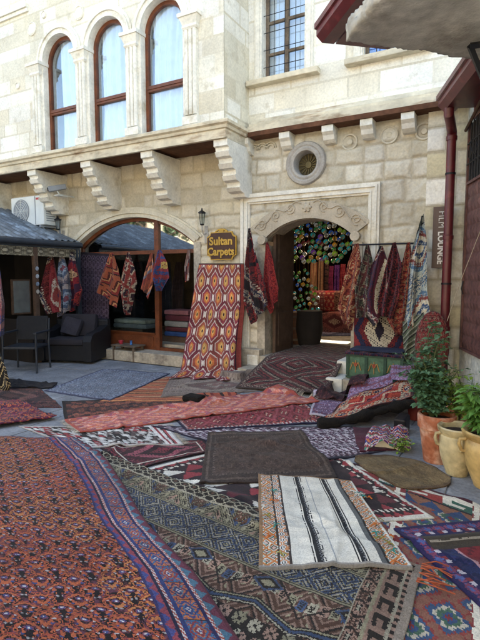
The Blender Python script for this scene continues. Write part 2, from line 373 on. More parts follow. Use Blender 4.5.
# arched windows
for i,(cx,r) in enumerate(WINS):
    w=mb(); w.arch(cx,SPR,r-.015,r+.07,0,180,BY-.035,BY+.26); w.arch(cx,SPR,r+.0705,r+.115,0,180,BY-.06,BY+.0); w.arch(cx,SPR,r+.1155,r+.155,0,180,BY-.03,BY+.0)
    w.build('arch_moulding',CARVW,bld,smooth=True)
    for sx in (-1,1): b=mb(); b.box(min(cx+sx*(r-.012),cx+sx*(r+.06)),max(cx+sx*(r-.012),cx+sx*(r+.06)),BY-.012,BY+.29,3.93,SPR); b.build('window_jamb',CARVW,bld)
    y0=BY+.10
    f=mb(); f.arch(cx,SPR,r-.075,r-.013,0,180,y0,y0+.06); f.box(cx-r+.01,cx-r+.07,y0,y0+.06,3.93,SPR); f.box(cx+r-.07,cx+r-.01,y0,y0+.06,3.93,SPR)
    f.box(cx-r+.0705,cx+r-.0705,y0,y0+.06,3.93,4.0); f.box(cx-r+.0705,cx+r-.0705,y0-.015,y0+.055,4.62,4.72,.008); f.box(cx-r+.0705,cx+r-.0705,y0-.03,y0+.02,4.66,4.685)
    win=f.build('window_frame',WOOD,bld)
    # glass: polygon
    poly=[(cx-r+.07,y0+.03,4.0),(cx+r-.07,y0+.03,4.0)]+[(cx+(r-.07)*math.cos(R(a)),y0+.03,SPR+(r-.07)*math.sin(R(a))) for a in range(0,181,10)]
    g=mb(); g.prism(poly,(0,.006,0)); g.build('pane',GLASSU,win)
    # curtain with folds
    nu=90; U=np.linspace(cx-r+.03+(.22 if i<1 else .07),cx+r+.08,nu); ZZ=np.linspace(3.92,6.1,30)
    uu,zz=np.meshgrid(U,ZZ); fold=.022*np.sin((uu-cx)*58+3*np.sin(zz*1.3+i))+.02*np.sin((uu-cx)*23+i*2)
    V=np.stack([uu.ravel(),(y0+.11+fold).ravel(),zz.ravel()],1); idx=np.arange(nu*30).reshape(30,nu)
    Q=np.stack([idx[:-1,:-1],idx[:-1,1:],idx[1:,1:],idx[1:,:-1]],-1).reshape(-1,4)
    raw('curtain',V,Q,CURT,win,smooth=True)
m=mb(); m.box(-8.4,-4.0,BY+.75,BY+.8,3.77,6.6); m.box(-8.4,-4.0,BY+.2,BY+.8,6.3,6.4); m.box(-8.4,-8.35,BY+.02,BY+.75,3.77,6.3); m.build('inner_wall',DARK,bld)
# engaged pillars
for cx in (-7.96,-6.7875,-5.615,-4.44):
    b=mb(); w=.115
    b.box(cx-w,cx+w,BY-.03,BY+.2,3.935,5.33)
    for dx in (-.075,0,.075): b.tube([(cx+dx,BY-.045,4.08),(cx+dx,BY-.045,5.33)],.034,10)
    b.box(cx-w-.03,cx+w+.03,BY-.09,BY+.0,3.935,4.06,.01)
    pl=b.build('pillar',CARVW,bld)
    b=mb(); vs=[]
    for z,e,yy in ((5.33,.12,.07),(5.36,.135,.09),(5.40,.13,.08),(5.50,.165,.12),(5.505,.185,.14),(5.56,.185,.14)):
        vs+=[(cx-e,BY-yy,z),(cx+e,BY-yy,z),(cx+e,BY+.12,z),(cx-e,BY+.12,z)]
    fs=[[0,1,2,3],[20,23,22,21]]
    for k in range(5):
        for t in range(4): fs.append([k*4+t,k*4+(t+1)%4,(k+1)*4+(t+1)%4,(k+1)*4+t])
    b.add(vs,fs); b.build('capital',CARVW,pl)
# square windows with iron grid
def gridwin(x0,x1,z0,z1,blue):
    b=mb(); 
    for a,c in ((x0-.13,x0-.0),(x1+.0,x1+.13)): b.box(a,c,FY-.05,FY+.18,z0,z1+.13); b.box(a+.03,c-.03,FY-.07,FY-.052,z0,z1)
    b.box(x0,x1,FY-.05,FY+.18,z1,z1+.13); fr=b.build('window_surround',CARVW,bld)
    b=mb(); b.box(x0-.24,x1+.24,FY-.14,FY+.17,z0-.085,z0-.003,.012); b.build('window_sill',LEDGE,bld)
    y0=FY+.1; b=mb(); t=.05
    b.box(x0,x0+t,y0,y0+.05,z0,z1); b.box(x1-t,x1,y0,y0+.05,z0,z1); b.box(x0+t,x1-t,y0,y0+.05,z0,z0+t); b.box(x0+t,x1-t,y0,y0+.05,z1-t,z1)
    mx=(x0+x1)/2; b.box(mx-.03,mx+.03,y0-.005,y0+.045,z0+t,z1-t)
    for z in (z0+.42,z0+.9,z0+1.3): b.box(x0+t,x1-t,y0+.002,y0+.048,z-.02,z+.02)
    wf=b.build('window_frame',WOODG,bld)
    mb().box(x0+.03,x1-.03,y0+.02,y0+.026,z0+.03,z1-.03).build('pane',GLASSU,wf)
    mb().box(x0-.1,x1+.1,y0+.12,y0+.13,z0-.05,z1+.05).build('curtain',BLUEC if blue else CURT,wf)
    b=mb()
    for k in range(1,4): x=x0+(x1-x0)*k/4; b.tube([(x,FY+.03,z0),(x,FY+.03,z1)],.006,6)
    z=z0+.2
    while z<z1: b.tube([(x0-.03,FY+.02,z),(x1+.03,FY+.02,z)],.006,6); z+=.26
    b.build('iron_grid',IRON,bld)
gridwin(*GW,False); gridwin(*GW2,True)
# oculus
b=mb(); b.lathe([(.175,-.2),(.175,.0),(.19,.05),(.22,.06),(.25,.045),(.27,.06),(.31,.055),(.325,.03),(.325,-.02)],(OCX,FY-.03,OCZ),48,'y'); oc=b.build('oculus_ring',CARVG,bld,smooth=True)
mb().lathe([(0,.0),(.18,.0)],(OCX,FY+.1,OCZ),32,'y').build('oculus_back',mat('faded_gold_plaque',hx('4e4630'),var=.4,scale=14,fine=40),oc)
b=mb(); b.lathe([(0,.03),(.05,.025),(.055,0)],(OCX,FY+.09,OCZ),24,'y')
for k in range(16):
    a=k*math.pi/8; b.tube([(OCX+.06*math.cos(a),FY+.085,OCZ+.06*math.sin(a)),(OCX+.165*math.cos(a),FY+.085,OCZ+.165*math.sin(a))],.009,5)
b.build('sunburst_grille',mat('tarnished_brass',hx('6a5e3c'),rough=.7,metal=.2,var=.3),oc)
# shallow carved roundels and arcs between the brackets
def ring(cx,cz,r,w,pr=.006,nm='carved_roundel',petals=0):
    b=mb(); b.lathe([(r-w,.0),(r-w,pr),(r-w*.4,pr+.006),(r,pr),(r,-.01)],(cx,FY-.028,cz),28,'y')
    for k in range(petals):
        a=k*2*math.pi/petals; b.tube([(cx+.01*math.cos(a),FY-.030,cz+.01*math.sin(a)),(cx+.5*(r-w)*math.cos(a+.25),FY-.032,cz+.5*(r-w)*math.sin(a+.25)),(cx+(r-w)*math.cos(a),FY-.030,cz+(r-w)*math.sin(a))],.012,6)
    b.lathe([(0,.004),(r*.3,.004),(r*.36,-.004)],(cx,FY-.028,cz),20,'y'); b.build(nm,CARV,bld,smooth=True)
for px,py,r in ((349.5,142,.12),(389,135,.125),(424,131,.12)):
    p=aY(px,py,FY-.03); ring(p.x,p.z,r,.025)
b=mb()
for k in range(3):
    p=aY(254+k*8.5,149-k*1,FY-.03)
    for rr in (.1,.065): b.arch(p.x,p.z-.02,rr-.018,rr,0,180,FY-.05,FY-.0,12)
b.build('carved_scallops',CARV,bld)
# portal frame (square moulded surround)
def frame_mould(x0,x1,z1,w,ya,name,m_):
    b=mb()
    for k,(o,t,pr) in enumerate(((0,.035,.05),(.035,.03,.075),(.065,.05,.045),(.115,.02,.06),(.135,.03,.03))):
        a0,a1,h=x0+o,x1-o,z1-o; y=ya-pr
        b.prism([(a0,y,0),(a0,y,h),(a1,y,h),(a1,y,0),(a1-t,y,0),(a1-t,y,h-t),(a0+t,y,h-t),(a0+t,y,0)],(0,pr+.01,0))
    return b.build(name,m_,bld)
frame_mould(-3.99,-1.72,2.945,.165,FY-.03,'portal_frame',CARVW)
# carved arch stones around the door
b=mb(); a_=math.degrees(math.acos(DHW/DR))
NN=28; po=[]
for i in range(NN+1):
    a=R(180-a_+(2*a_-180)*i/NN); po.append((DCX+DR*math.cos(a),FY-.075,DCZ+DR*math.sin(a)))
top=[]
for i in range(NN+1):
    x=DCX+.98*(1-2*i/NN)
    t=abs(1-2*i/NN); z=2.76-.36*t**2.2
    top.append((x,FY-.075,z))
po2=po+[(DCX+.98,FY-.075,2.12),(DCX+DHW,FY-.075,2.12)] if False else po
b.prism(po+top,(0,.1,0)); ca=b.build('carved_arch',ARCHST,bld)
# scrolls on the arch
def spiral(b,cx,cz,r,turns,sgn,r0=.015,a0=0):
    pts=[]
    for i in range(26):
        t=i/25; a=a0+sgn*turns*2*math.pi*t; rr=r0+(r-r0)*t
        pts.append((cx+rr*math.cos(a),FY-.085,cz+rr*math.sin(a)))
    b.tube(pts,.008,6); return pts
b=mb()
for sx in (-1,1):
    for dx,dz,r in ((.27,2.66,.085),(.52,2.565,.085),(.77,2.44,.09)):
        spiral(b,DCX+sx*dx,dz,r,1.6,sx*(1 if dx!=.52 else -1),a0=1.2)
    wave=[(DCX+sx*(.1+.8*t),FY-.083,2.73-.37*(.12+.88*t)**2+.045*math.sin(t*15)) for t in [i/30 for i in range(31)]]
    b.tube(wave,.009,6)
b.lathe([(0,.04),(.04,.035),(.06,.02),(.065,0)],(DCX,FY-.075,2.665),6,'y')
for k in range(6):
    a=k*math.pi/3; b.lathe([(0,.03),(.02,.025),(.028,0)],(DCX+.055*math.cos(a),FY-.075,2.665+.055*math.sin(a)),10,'y')
b.build('scrollwork',ARCHST,ca,smooth=True)
for sx in (-1,1):
    b=mb(); b.lathe([(0,.1),(.07,.1),(.075,.08),(.07,.0)],(DCX+sx*(DHW+.04),FY-.02,DSP-.02),20,'y'); b.build('carved_boss',ARCHST,ca,smooth=True)
# door jambs and reveal
b=mb()
b.box(DCX-DHW-.14,DCX-DHW+.003,FY-.06,FY+.42,0.0,DSP-.1); b.build('door_jamb',CREAMST,bld); b=mb(); b.box(DCX+DHW-.003,DCX+DHW+.14,FY-.06,FY+.42,0,DSP-.1); b.build('door_jamb',CREAMST,bld)
b=mb(); b.arch(DCX,DCZ,DR-.004,DR+.14,a_-2,182-a_,FY+.03,FY+.42,20); b.build('door_reveal',CREAMST,bld)
# open door leaf on the left inside
b=mb(); x=DCX-DHW+.06
b.box(x,x+.05,FY+.12,FY+.86,.33,2.42)
for z0,z1 in ((.45,1.0),(1.1,1.75),(1.85,2.3)): b.box(x+.05,x+.062,FY+.22,FY+.76,z0,z1,.004)
dl=b.build('door_leaf',WOODD,bld); mb().tube([(x+.06,FY+.8,1.3),(x+.11,FY+.8,1.3),(x+.11,FY+.72,1.3)],.01,6).build('door_handle',BRASS,dl)
# shop window arch moulding
A_=math.degrees(math.acos(SHW/SR))
b=mb(); b.arch(SCX,SCZ,SR-.01,SR+.06,A_-.5,180.5-A_,FY-.05,FY+.3,40); b.arch(SCX,SCZ,SR+.0605,SR+.14,A_-1.5,181.5-A_,FY-.075,FY+.0,40); b.arch(SCX,SCZ,SR+.1405,SR+.175,A_-2,182-A_,FY-.045,FY+.0,40)
b.build('shop_arch',CARV,bld,smooth=True)
b=mb(); b.box(SCX+SHW-.005,SCX+SHW+.14,FY-.04,FY+.3,0,SSP-.02); b.build('shop_jamb',CREAMST,bld); b=mb(); b.box(SCX-SHW-.14,SCX-SHW+.005,FY-.04,FY+.3,0,SSP-.02); b.build('shop_jamb',CREAMST,bld)
# shop front joinery
sy=FY+.12; SZ=.20
mz=aY(158,252,sy).z; xm=aY(158,300,sy).x; x1=SCX+SHW; x0=SCX-SHW; xl=aY(104,300,sy).x
def ztop(x): return SCZ+math.sqrt(max(0,(SR-.01)**2-(x-SCX)**2))
b=mb()
b.box(xm-.05,xm+.05,sy-.03,sy+.05,SZ,ztop(xm)+.01)
b.box(x0,xm-.05,sy-.02,sy+.04,mz-.035,mz+.035); b.box(xm+.05,x1,sy-.02,sy+.04,mz-.035,mz+.035)
b.box(x1-.06,x1,sy-.02,sy+.04,SZ,ztop(x1-.03)-.01); b.box(x0,x0+.06,sy-.02,sy+.04,SZ,ztop(x0+.03)-.01)
b.box(x0+.06,xm-.05,sy-.02,sy+.04,SZ,SZ+.30); b.box(x0+.1,xm-.1,sy-.032,sy-.02,SZ+.05,SZ+.25); b.box(xm+.05,x1-.06,sy-.02,sy+.04,SZ,SZ+.06)
b.box(x0+.06,xm-.05,sy-.05,sy-.021,SZ+.30,SZ+.33)
nA=24
pts=[(SCX+(SR-.01)*math.cos(R(A_+(180-2*A_)*i/nA)),sy-.02,SCZ+(SR-.01)*math.sin(R(A_+(180-2*A_)*i/nA))) for i in range(nA+1)]
pin=[(SCX+(SR-.075)*math.cos(R(A_+(180-2*A_)*i/nA)),sy-.02,SCZ+(SR-.075)*math.sin(R(A_+(180-2*A_)*i/nA))) for i in range(nA+1)]
b.prism(pts+pin[::-1],(0,.05,0))
sf=b.build('shop_window_frame',WOOD,bld)
mb().box(x0+.05,xm-.04,sy+.01,sy+.018,SZ+.3,mz-.03).build('lower_pane',GLASS,sf)
gl=[]
for (a,c) in ((x0+.04,xm-.04),(xm+.04,x1-.04)):
    po=[(a,sy+.01,mz+.03),(c,sy+.01,mz+.03)]+[(c+(a-c)*i/12,sy+.01,ztop(c+(a-c)*i/12)-.05) for i in range(13)]
    b=mb(); b.prism(po,(0,.006,0)); b.build('transom_pane',GLASST,sf)
# shop plinth step
b=mb(); b.box(SCX-SHW-.0,SCX+SHW+.2,FY-.27,FY+.2,0,SZ,.015); b.build('shop_step',CREAMST,bld)
b=mb(); b.box(-4.85,-4.02,FY-.10,FY-.03,0,.55,.01); b.box(-4.02,-3.56,FY-.22,FY-.03,0,.42,.01); b.build('plinth',CREAMST,bld)
# interior shells
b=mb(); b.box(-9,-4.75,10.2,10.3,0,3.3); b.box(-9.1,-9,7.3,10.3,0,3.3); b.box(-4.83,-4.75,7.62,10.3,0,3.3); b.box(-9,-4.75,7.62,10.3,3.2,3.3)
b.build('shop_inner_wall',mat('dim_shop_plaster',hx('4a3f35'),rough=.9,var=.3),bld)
SUNE=R(48); SUNAZ=R(12)   # azimuth from +Y toward +X
# passage roof with an open slot that lets the sun in
sp=aZ(327,341,.3); slotz=3.3
off=(slotz-.3)/math.tan(SUNE); sx=sp.x+off*math.sin(SUNAZ); sy_=sp.y+off*math.cos(SUNAZ)
b=mb(); b.box(-9,1,7.6,sy_-.22,3.3,3.4); b.box(-9,1,sy_+.22,19,3.3,3.4); b.box(-9,sx-.75,sy_-.22,sy_+.22,3.3,3.4); b.box(sx+.5,1,sy_-.22,sy_+.22,3.3,3.4)
b.box(-1.6,-1.5,7.6,19,0,3.3); b.box(-9,1,19,19.1,0,3.4); b.box(-9,-8.9,10.3,19,0,3.3)
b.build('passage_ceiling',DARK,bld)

# ================================================================== RUG PATTERNS (woven knot by knot in numpy)
def tile(seed,w,h,n,bg=0,dens=.5):
    """symmetrical tribal motif, mirrored both ways"""
    r=np.random.default_rng(seed); hw=(w+1)//2; hh=(h+1)//2
    a=fbm(hh,hw,max(2,min(hw,hh)/3),seed,2); y,x=np.mgrid[0:hh,0:hw]
    d=(abs(x-hw+.5)/hw+abs(y-hh+.5)/hh)
    v=a*1.3+ (1-d)*.55+.12*((x+y)//2%2)
    q=np.clip(((v-v.min())/(v.max()-v.min()+1e-6)*(n+.99)).astype(int),0,n)
    q[d>1.25+dens*.4]=bg
    q=np.concatenate([q,q[:,::-1][:,w%2:]],1); q=np.concatenate([q,q[::-1][h%2:]],0)
    return q
def f_tiles(W,L,p,tw=16,th=16,seed=1,kinds=3,stag=True,n=None,bg=0):
    n=n or len(p)-1
    v,u=np.mgrid[0:L,0:W]; r=v//th; uu=u+(r%2)*(tw//2) if stag else u; c=uu//tw
    out=np.zeros((L,W),int); k=(r*3+c*(2 if stag else 1))%kinds
    for i in range(kinds):
        t=tile(seed+i*13,tw,th,n,bg); m=k==i; out[m]=t[v[m]%th,uu[m]%tw]
    return p[out]
def f_hex(W,L,p,cw=28,ch=40,centers=None,seed=3):
    v,u=np.mgrid[0:L,0:W].astype(float)
    best=np.full((L,W),1e9); cell=np.zeros((L,W),int)
    for o in (0,1):
        cx=(np.floor((u-o*cw/2)/cw)+.5)*cw+o*cw/2; cy=(np.floor((v-o*ch/2)/ch)+.5)*ch+o*ch/2
        x=abs(u-cx)/cw; y=abs(v-cy)/ch
        d=np.maximum(x*2,(x*1.0+y*1.5)*1.0/ .82)
        m=d<best; best=np.where(m,d,best); cid=(cx/cw*2).astype(int)*31+(cy/ch*2).astype(int)*7+o
        cell=np.where(m,cid,cell)
    r=np.random.default_rng(seed); rr=r.random((997,3)); c=cell%997
    b=best
    out=np.zeros((L,W,3)); out[:]=p[0]
    def setm(m,colr): out[m]=colr[m] if colr.ndim==3 else colr
    A=p[1+(rr[c,0]*2).astype(int)]; B=p[3+(rr[c,1]*2).astype(int)]; Cc=p[5+(rr[c,2]*2).astype(int)]
    stripes=(v.astype(int)//2%3==0)
    setm(b<.80,A)
    setm(b<.62,np.broadcast_to(p[0]*.9,out.shape)); setm(b<.55,B); setm(b<.36,Cc); setm(b<.2,np.broadcast_to(p[8],out.shape)); setm(b<.1,np.broadcast_to(p[7],out.shape))
    return out
def f_diam(W,L,p,cw=40,ch=40,step=2,hook=True,seed=2,off=0,thick=1.0,stag=True):
    v,u=np.mgrid[0:L,0:W]; u=u//step*step; v=v//step*step
    best=np.full((L,W),1e9)
    for o in ((0,1) if stag else (0,)):
        x=abs((u-o*cw/2)%cw-cw/2)/cw; y=abs((v-o*ch/2)%ch-ch/2)/ch
        best=np.minimum(best,(x+y)*2)
    n=len(p); k=best*n*thick
    if hook: k=k+.5*(((u//step+v//step)%4)<2)*((k.astype(int)%2)==1)
    return p[np.clip(k.astype(int)+off,0,10**6)%n]
def f_stripe(W,L,p,ws,along='v',jag=0,seed=4):
    v,u=np.mgrid[0:L,0:W]; s=v if along=='u' else u; t=u if along=='u' else v
    if jag: s=s+abs((t%(2*jag))-jag)
    ws=np.array(ws); cum=np.cumsum(ws); q=s%cum[-1]
    return p[np.searchsorted(cum,q,side='right')%len(p)]
def f_tri(W,L,p,tw=20,th=14,seed=5):
    v,u=np.mgrid[0:L,0:W]; r=v//th; y=v%th; x=(u+(r%2)*(tw//2))%tw; ci=((u+(r%2)*(tw//2))//tw)
    inside=abs(x-tw/2)<(y+1)/th*tw/2*.98
    rr=np.random.default_rng(seed).random(991)
    A=(rr[(r*13+ci*5)%991]*(len(p)-2)).astype(int)+2
    out=np.where(inside,A,(r+ci)%2); return p[out]
def f_plain(W,L,p,seed=6,mot=0):
    a=fbm(L,W,9,seed,4); o=p[0][None,None]*(.55+.9*a[...,None])
    if mot:
        t=f_tiles(W,L,np.stack([p[0],p[0],p[1],p[2%len(p)]]),mot,mot,seed); o=o*.55+t*.45*(.7+.6*a[...,None])
    return o
def f_field(W,L,p,med=None,seed=7,tw=12,mcols=None,scale=1.0,nmed=1,cross=False):
    """tile ground with one or more nested stepped medallions"""
    out=f_tiles(W,L,p,tw,tw,seed,2)
    v,u=np.mgrid[0:L,0:W]; st=2; u=u//st*st+1; v=v//st*st+1
    ml=L/nmed; y=abs((v%ml)-ml/2)/(ml/2); x=abs(u-W/2)/(W/2)
    d=x+y*1.0
    if cross: d=np.minimum(np.maximum(x*1.9,y*.85),np.maximum(x*.85,y*1.9)); d=np.minimum(d,(x+y)*.95)
    d=d/scale; n=len(mcols)
    lev=np.clip((d*n*1.0).astype(int),0,n)
    for i in range(n): out[lev==i]=mcols[i]
    # hooks round the edge of the medallion
    k=(abs(d-1.06)<.05)&(((u+v)//4%2)==0); out[k]=mcols[n-1]
    inner=(d<.82)&(((u//2*3+v//2*5)%11)<2); out[inner]=mcols[(seed)%n]
    return out
def border(img,bands):
    """bands: list of (width,kind,colours) from the edge inwards"""
    L,W=img.shape[:2]; v,u=np.mgrid[0:L,0:W]
    du=np.minimum(u,W-1-u); dv=np.minimum(v,L-1-v); d=np.minimum(du,dv); s=np.where(du<dv,v,u)
    o=0
    for w,kind,p in bands:
        m=(d>=o)&(d<o+w); q=d-o; n=len(p)
        if kind=='solid': i=np.zeros_like(d)
        elif kind=='dots': i=(s//max(2,w))%n
        elif kind=='barber': i=((s+q)//3)%n
        elif kind=='tri': i=((abs(s%(2*w)-w)>q)).astype(int)
        elif kind=='zig': i=((abs(s%(2*w)-w)-q+w)//3)%n
        elif kind=='hook':
            P=w*2; x=s%P; i=((q<w*.28)|((x<w*.45)&(q<w*.8))|((q>w*.55)&(q<w*.82)&(x<w*1.15))).astype(int); i=np.where((i==0)&(n>2)&((s//P)%2==1),2,i)
        elif kind=='tile':
            t1=tile(int(w)*7+n,int(w)*3//2,int(w),n-1); t2=tile(int(w)*11+n,int(w)*3//2,int(w),n-1); P=t1.shape[1]; k=(s//P)%2
            a=t1[np.clip(q,0,w-1)%t1.shape[0],s%P]; b_=t2[np.clip(q,0,w-1)%t2.shape[0],s%P]; i=np.where(k==0,a,b_)
        elif kind=='hexm':
            P=int(w*1.5); x=abs(s%P-P/2)/(P/2); y=abs(q-w/2)/(w/2); dd=np.maximum(y,x*.7+y*.5); kk=(s//P)
            i=np.where(dd>.93,0,np.where(dd>.62,1+(kk%(n-3)),np.where(((x*6).astype(int)+(y*5).astype(int))%2==0,n-2,np.where(dd<.35,n-1,1+((kk+1)%(n-3))))))
        img[m]=p[np.asarray(i)[m].astype(int)%n]
        o+=w
    return img
DES=.12
def worn(img,seed,amt=.22,jit=.12,fade=0):
    L,W=img.shape[:2]; a=fbm(L,W,max(12,L/9),seed,4)[...,None]; r=np.random.default_rng(seed)
    ab=np.repeat(r.random((L//5+1,1,1)),5,0)[:L]
    o=img*(1-amt+2*amt*a)*(1-jit+2*jit*r.random((L,W,1)))*(1+.16*(ab-.5))
    if fade: o=o*(1-fade)+fade*np.array([[[.22,.19,.17]]])*(.6+.8*a)
    lum=(o@np.array([.3,.55,.15]))[...,None]; o=lum*DES+o*(1-DES)
    return np.clip(o*1.12,0.004,.85)
def sample(img,U,V,jt=0):
    L,W=img.shape[:2]
    if jt: r=np.random.default_rng(5); U=U+(r.random(U.shape)-.5)*jt/W; V=V+(r.random(U.shape)-.5)*jt/L; n=(fbm(U.shape[0],U.shape[1],5,9,2)-.5)*jt*1.6; U=U+n/W; V=V+n[::-1]/L
    return img[np.clip((V*L).astype(int),0,L-1),np.clip((U*W).astype(int),0,W-1)]

# ---------------------------------------------------------------- cloth mesh
def cloth(name,P,C,parent=None,thick=.010,down=True,edge=None,m=RUG):
    """P (nv+1,nu+1,3) points, C (nv,nu,3) knot colours; the rim is turned down so that the rug has a thickness"""
    nv,nu=P.shape[0]-1,P.shape[1]-1
    idx=np.arange((nv+1)*(nu+1)).reshape(nv+1,nu+1)
    Q=np.stack([idx[:-1,:-1],idx[1:,:-1],idx[1:,1:],idx[:-1,1:]],-1).reshape(-1,4)
    V=P.reshape(-1,3); cols=C.reshape(-1,3)
    ringi=np.concatenate([idx[0,:-1],idx[:-1,-1],idx[-1,:0:-1],idx[:0:-1,0]])
    rc=np.concatenate([C[0,:],C[:,-1],C[-1,::-1],C[::-1,0]])
    if down: off=np.array([0,0,-thick])
    else:
        a=P[-1,0]-P[0,0]; b=P[0,-1]-P[0,0]; n=np.cross(a,b); n=n/np.linalg.norm(n); off=n*thick if n[1]>0 else -n*thick
    low=V[ringi]+off; n0=len(V); k=len(ringi)
    V=np.concatenate([V,low]); j=np.arange(k)
    S=np.stack([ringi,ringi[(j+1)%k],n0+(j+1)%k,n0+j],-1)
    Q=np.concatenate([Q,S]); cols=np.concatenate([cols,rc*.8])
    if not down:   # back cloth
        nb=len(V); V=np.concatenate([V,P.reshape(-1,3)+off]); Q=np.concatenate([Q,(np.stack([idx[:-1,:-1],idx[:-1,1:],idx[1:,1:],idx[1:,:-1]],-1).reshape(-1,4)+nb)]); cols=np.concatenate([cols,C.reshape(-1,3)*.6+.02])
    return raw(name,V,Q,m,parent,cols=cols,smooth=True)

# ---------------------------------------------------------------- height map of everything lying on the ground
HS=.02; HX0,HY0=-8.5,-1.0; HN,HM=500,520   # x cells, y cells
HM_=np.zeros((HM,HN))
def hbox(x0,x1,y0,y1,z):
    a,b=int((x0-HX0)/HS),int((x1-HX0)/HS); c,d=int((y0-HY0)/HS),int((y1-HY0)/HS)
    HM_[max(c,0):d,max(a,0):b]=np.maximum(HM_[max(c,0):d,max(a,0):b],z)
def smoothmap(it):
    h=HM_.copy()
    for _ in range(it):
        s=(h+np.roll(h,1,0)+np.roll(h,-1,0)+np.roll(h,1,1)+np.roll(h,-1,1))/5; h=np.maximum(s,HM_)
    return h
def hsample(h,x,y):
    fx=np.clip((x-HX0)/HS,0,HN-2.001); fy=np.clip((y-HY0)/HS,0,HM-2.001); i=fx.astype(int); j=fy.astype(int); a=fx-i; b=fy-j
    return (h[j,i]*(1-a)+h[j,i+1]*a)*(1-b)+(h[j+1,i]*(1-a)+h[j+1,i+1]*a)*b
def dil(h):
    o=h.copy()
    for dy in (-1,0,1):
        for dx in (-1,0,1): o=np.maximum(o,np.roll(np.roll(h,dy,0),dx,1))
    return o
def edge_curve(a,b,mids,n):
    pts=[a]+list(mids)+[b]; pts=np.array([[p[0],p[1]] for p in pts]); 
    d=np.r_[0,np.cumsum(np.linalg.norm(np.diff(pts,axis=0),axis=1))]; t=np.linspace(0,d[-1],n)
    return np.stack([np.interp(t,d,pts[:,0]),np.interp(t,d,pts[:,1])],1)
def ground_rug(name,label,cn,img,cat='rug',group=None,res=.02,wr=.006,left=(),right=(),top=(),fr=None,frc=None,seed=0,lift=.007,soft=4,thick=.010,zf=None,wob=.012,pix=True,kind=None,jt=.6,rnd=0):
    """cn: the four corners (top-left, top-right, bottom-right, bottom-left) where the rug lies; u left->right, v top->bottom"""
    A,B,C_,D=[Vector(c) for c in cn]
    lv=((D-A).length+(C_-B).length)/2; lu=((B-A).length+(C_-D).length)/2
    nv=max(6,int(lv/res)); nu=max(6,int(lu/res))
    Lc=edge_curve(A,D,left,nv+1); Rc=edge_curve(B,C_,right,nv+1)
    s=np.linspace(0,1,nu+1)[None,:,None]; XY=Lc[:,None,:]*(1-s)+Rc[:,None,:]*s
    if rnd: sc_=(2*s-1); tc_=np.linspace(-1,1,nv+1)[:,None,None]; ctr=XY.mean((0,1)); XY=ctr+(XY-ctr)*(1-rnd*sc_**4*tc_**4)
    w1=(fbm(nv+1,nu+1,max(4,.45/res),seed+1,2)-.5)*2*wob; w2=(fbm(nv+1,nu+1,max(4,.45/res),seed+2,2)-.5)*2*wob
    X=XY[...,0]+w1; Y=XY[...,1]+w2
    h=dil(smoothmap(soft)); Z=hsample(h,X,Y)+lift
    Z+=np.clip(fbm(nv+1,nu+1,max(4,.28/res),seed+3,3)-.5,0,1)*2*wr
    # long soft ripples
    Z+=np.clip(np.sin((X*1.3+Y*.7)*9+seed)*fbm(nv+1,nu+1,max(4,.9/res),seed+8,2)-.35,0,1)*wr
    rg=np.random.default_rng(seed+70)
    for _ in range(4 if lu*lv>1.2 else 2):   # creases
        cx_,cy_=X.flat[rg.integers(X.size)],Y.flat[rg.integers(Y.size)]; an=rg.uniform(0,math.pi); dn=(X-cx_)*math.sin(an)-(Y-cy_)*math.cos(an)+.04*np.sin(((X-cx_)*math.cos(an)+(Y-cy_)*math.sin(an))*5+seed); al=(X-cx_)*math.cos(an)+(Y-cy_)*math.sin(an)
        Z+=rg.uniform(.008,.02)*np.exp(-(dn/rg.uniform(.02,.045))**2)*np.exp(-(al/rg.uniform(.3,.7))**2)
    if zf is not None: Z=zf(X,Y,Z)
    P=np.stack([X,Y,Z],-1)
    uc,vc=np.meshgrid((np.arange(nu)+.5)/nu,(np.arange(nv)+.5)/nv)
    ds=np.linalg.norm(np.diff(P,axis=0),axis=2).mean(1); cu=np.r_[0,np.cumsum(ds)]; vq=(cu[:-1]+cu[1:])/2/cu[-1]; vc=np.repeat(vq[:,None],nu,1)
    C=sample(img,uc,vc,jt)
    o=cloth(name,P,C,None,thick)
    xi=np.clip(((X-HX0)/HS).astype(int),0,HN-1); yi=np.clip(((Y-HY0)/HS).astype(int),0,HM-1)
    np.maximum.at(HM_,(yi.ravel(),xi.ravel()),Z.ravel())
    tag(o,label,cat,group)
    if fr:
        r=random.Random(seed)
        for side in fr:
            b=mb()
            E_={'top':(P[0],P[1]),'bottom':(P[-1],P[-2]),'left':(P[:,0],P[:,1]),'right':(P[:,-1],P[:,-2])}[side]
            ed,inn=E_; step_=max(1,int(.012/res)) if res<.012 else 1; rep=max(1,int(res/.012))
            for i in range(0,len(ed)-1,step_):
                for q in range(rep):
                    t=(q+r.random()*.5)/rep; p=Vector(ed[i]*(1-t)+ed[i+1]*t); dd=(Vector(ed[i])-Vector(inn[i])); dd.z=0; dd.normalize()
                    l=r.uniform(.04,.075); sd=Vector((-dd.y,dd.x,0))
                    e=p+dd*l+sd*r.uniform(-.02,.02); z=float(hsample(h,np.array([e.x]),np.array([e.y]))[0])+.004
                    wv=sd*.0035; p2=p-Vector((0,0,.003)); e.z=z+.003; mid=(p2+e)/2+Vector((0,0,.004))
                    n=len(b.v); b.v+=[p2-wv,p2+wv,mid+wv,mid-wv,e+wv*.5,e-wv*.5]; b.f+=[[n,n+1,n+2,n+3],[n+3,n+2,n+4,n+5]]
            b.build('fringe',frc or FRINGE,o,fixn=False)
    return o
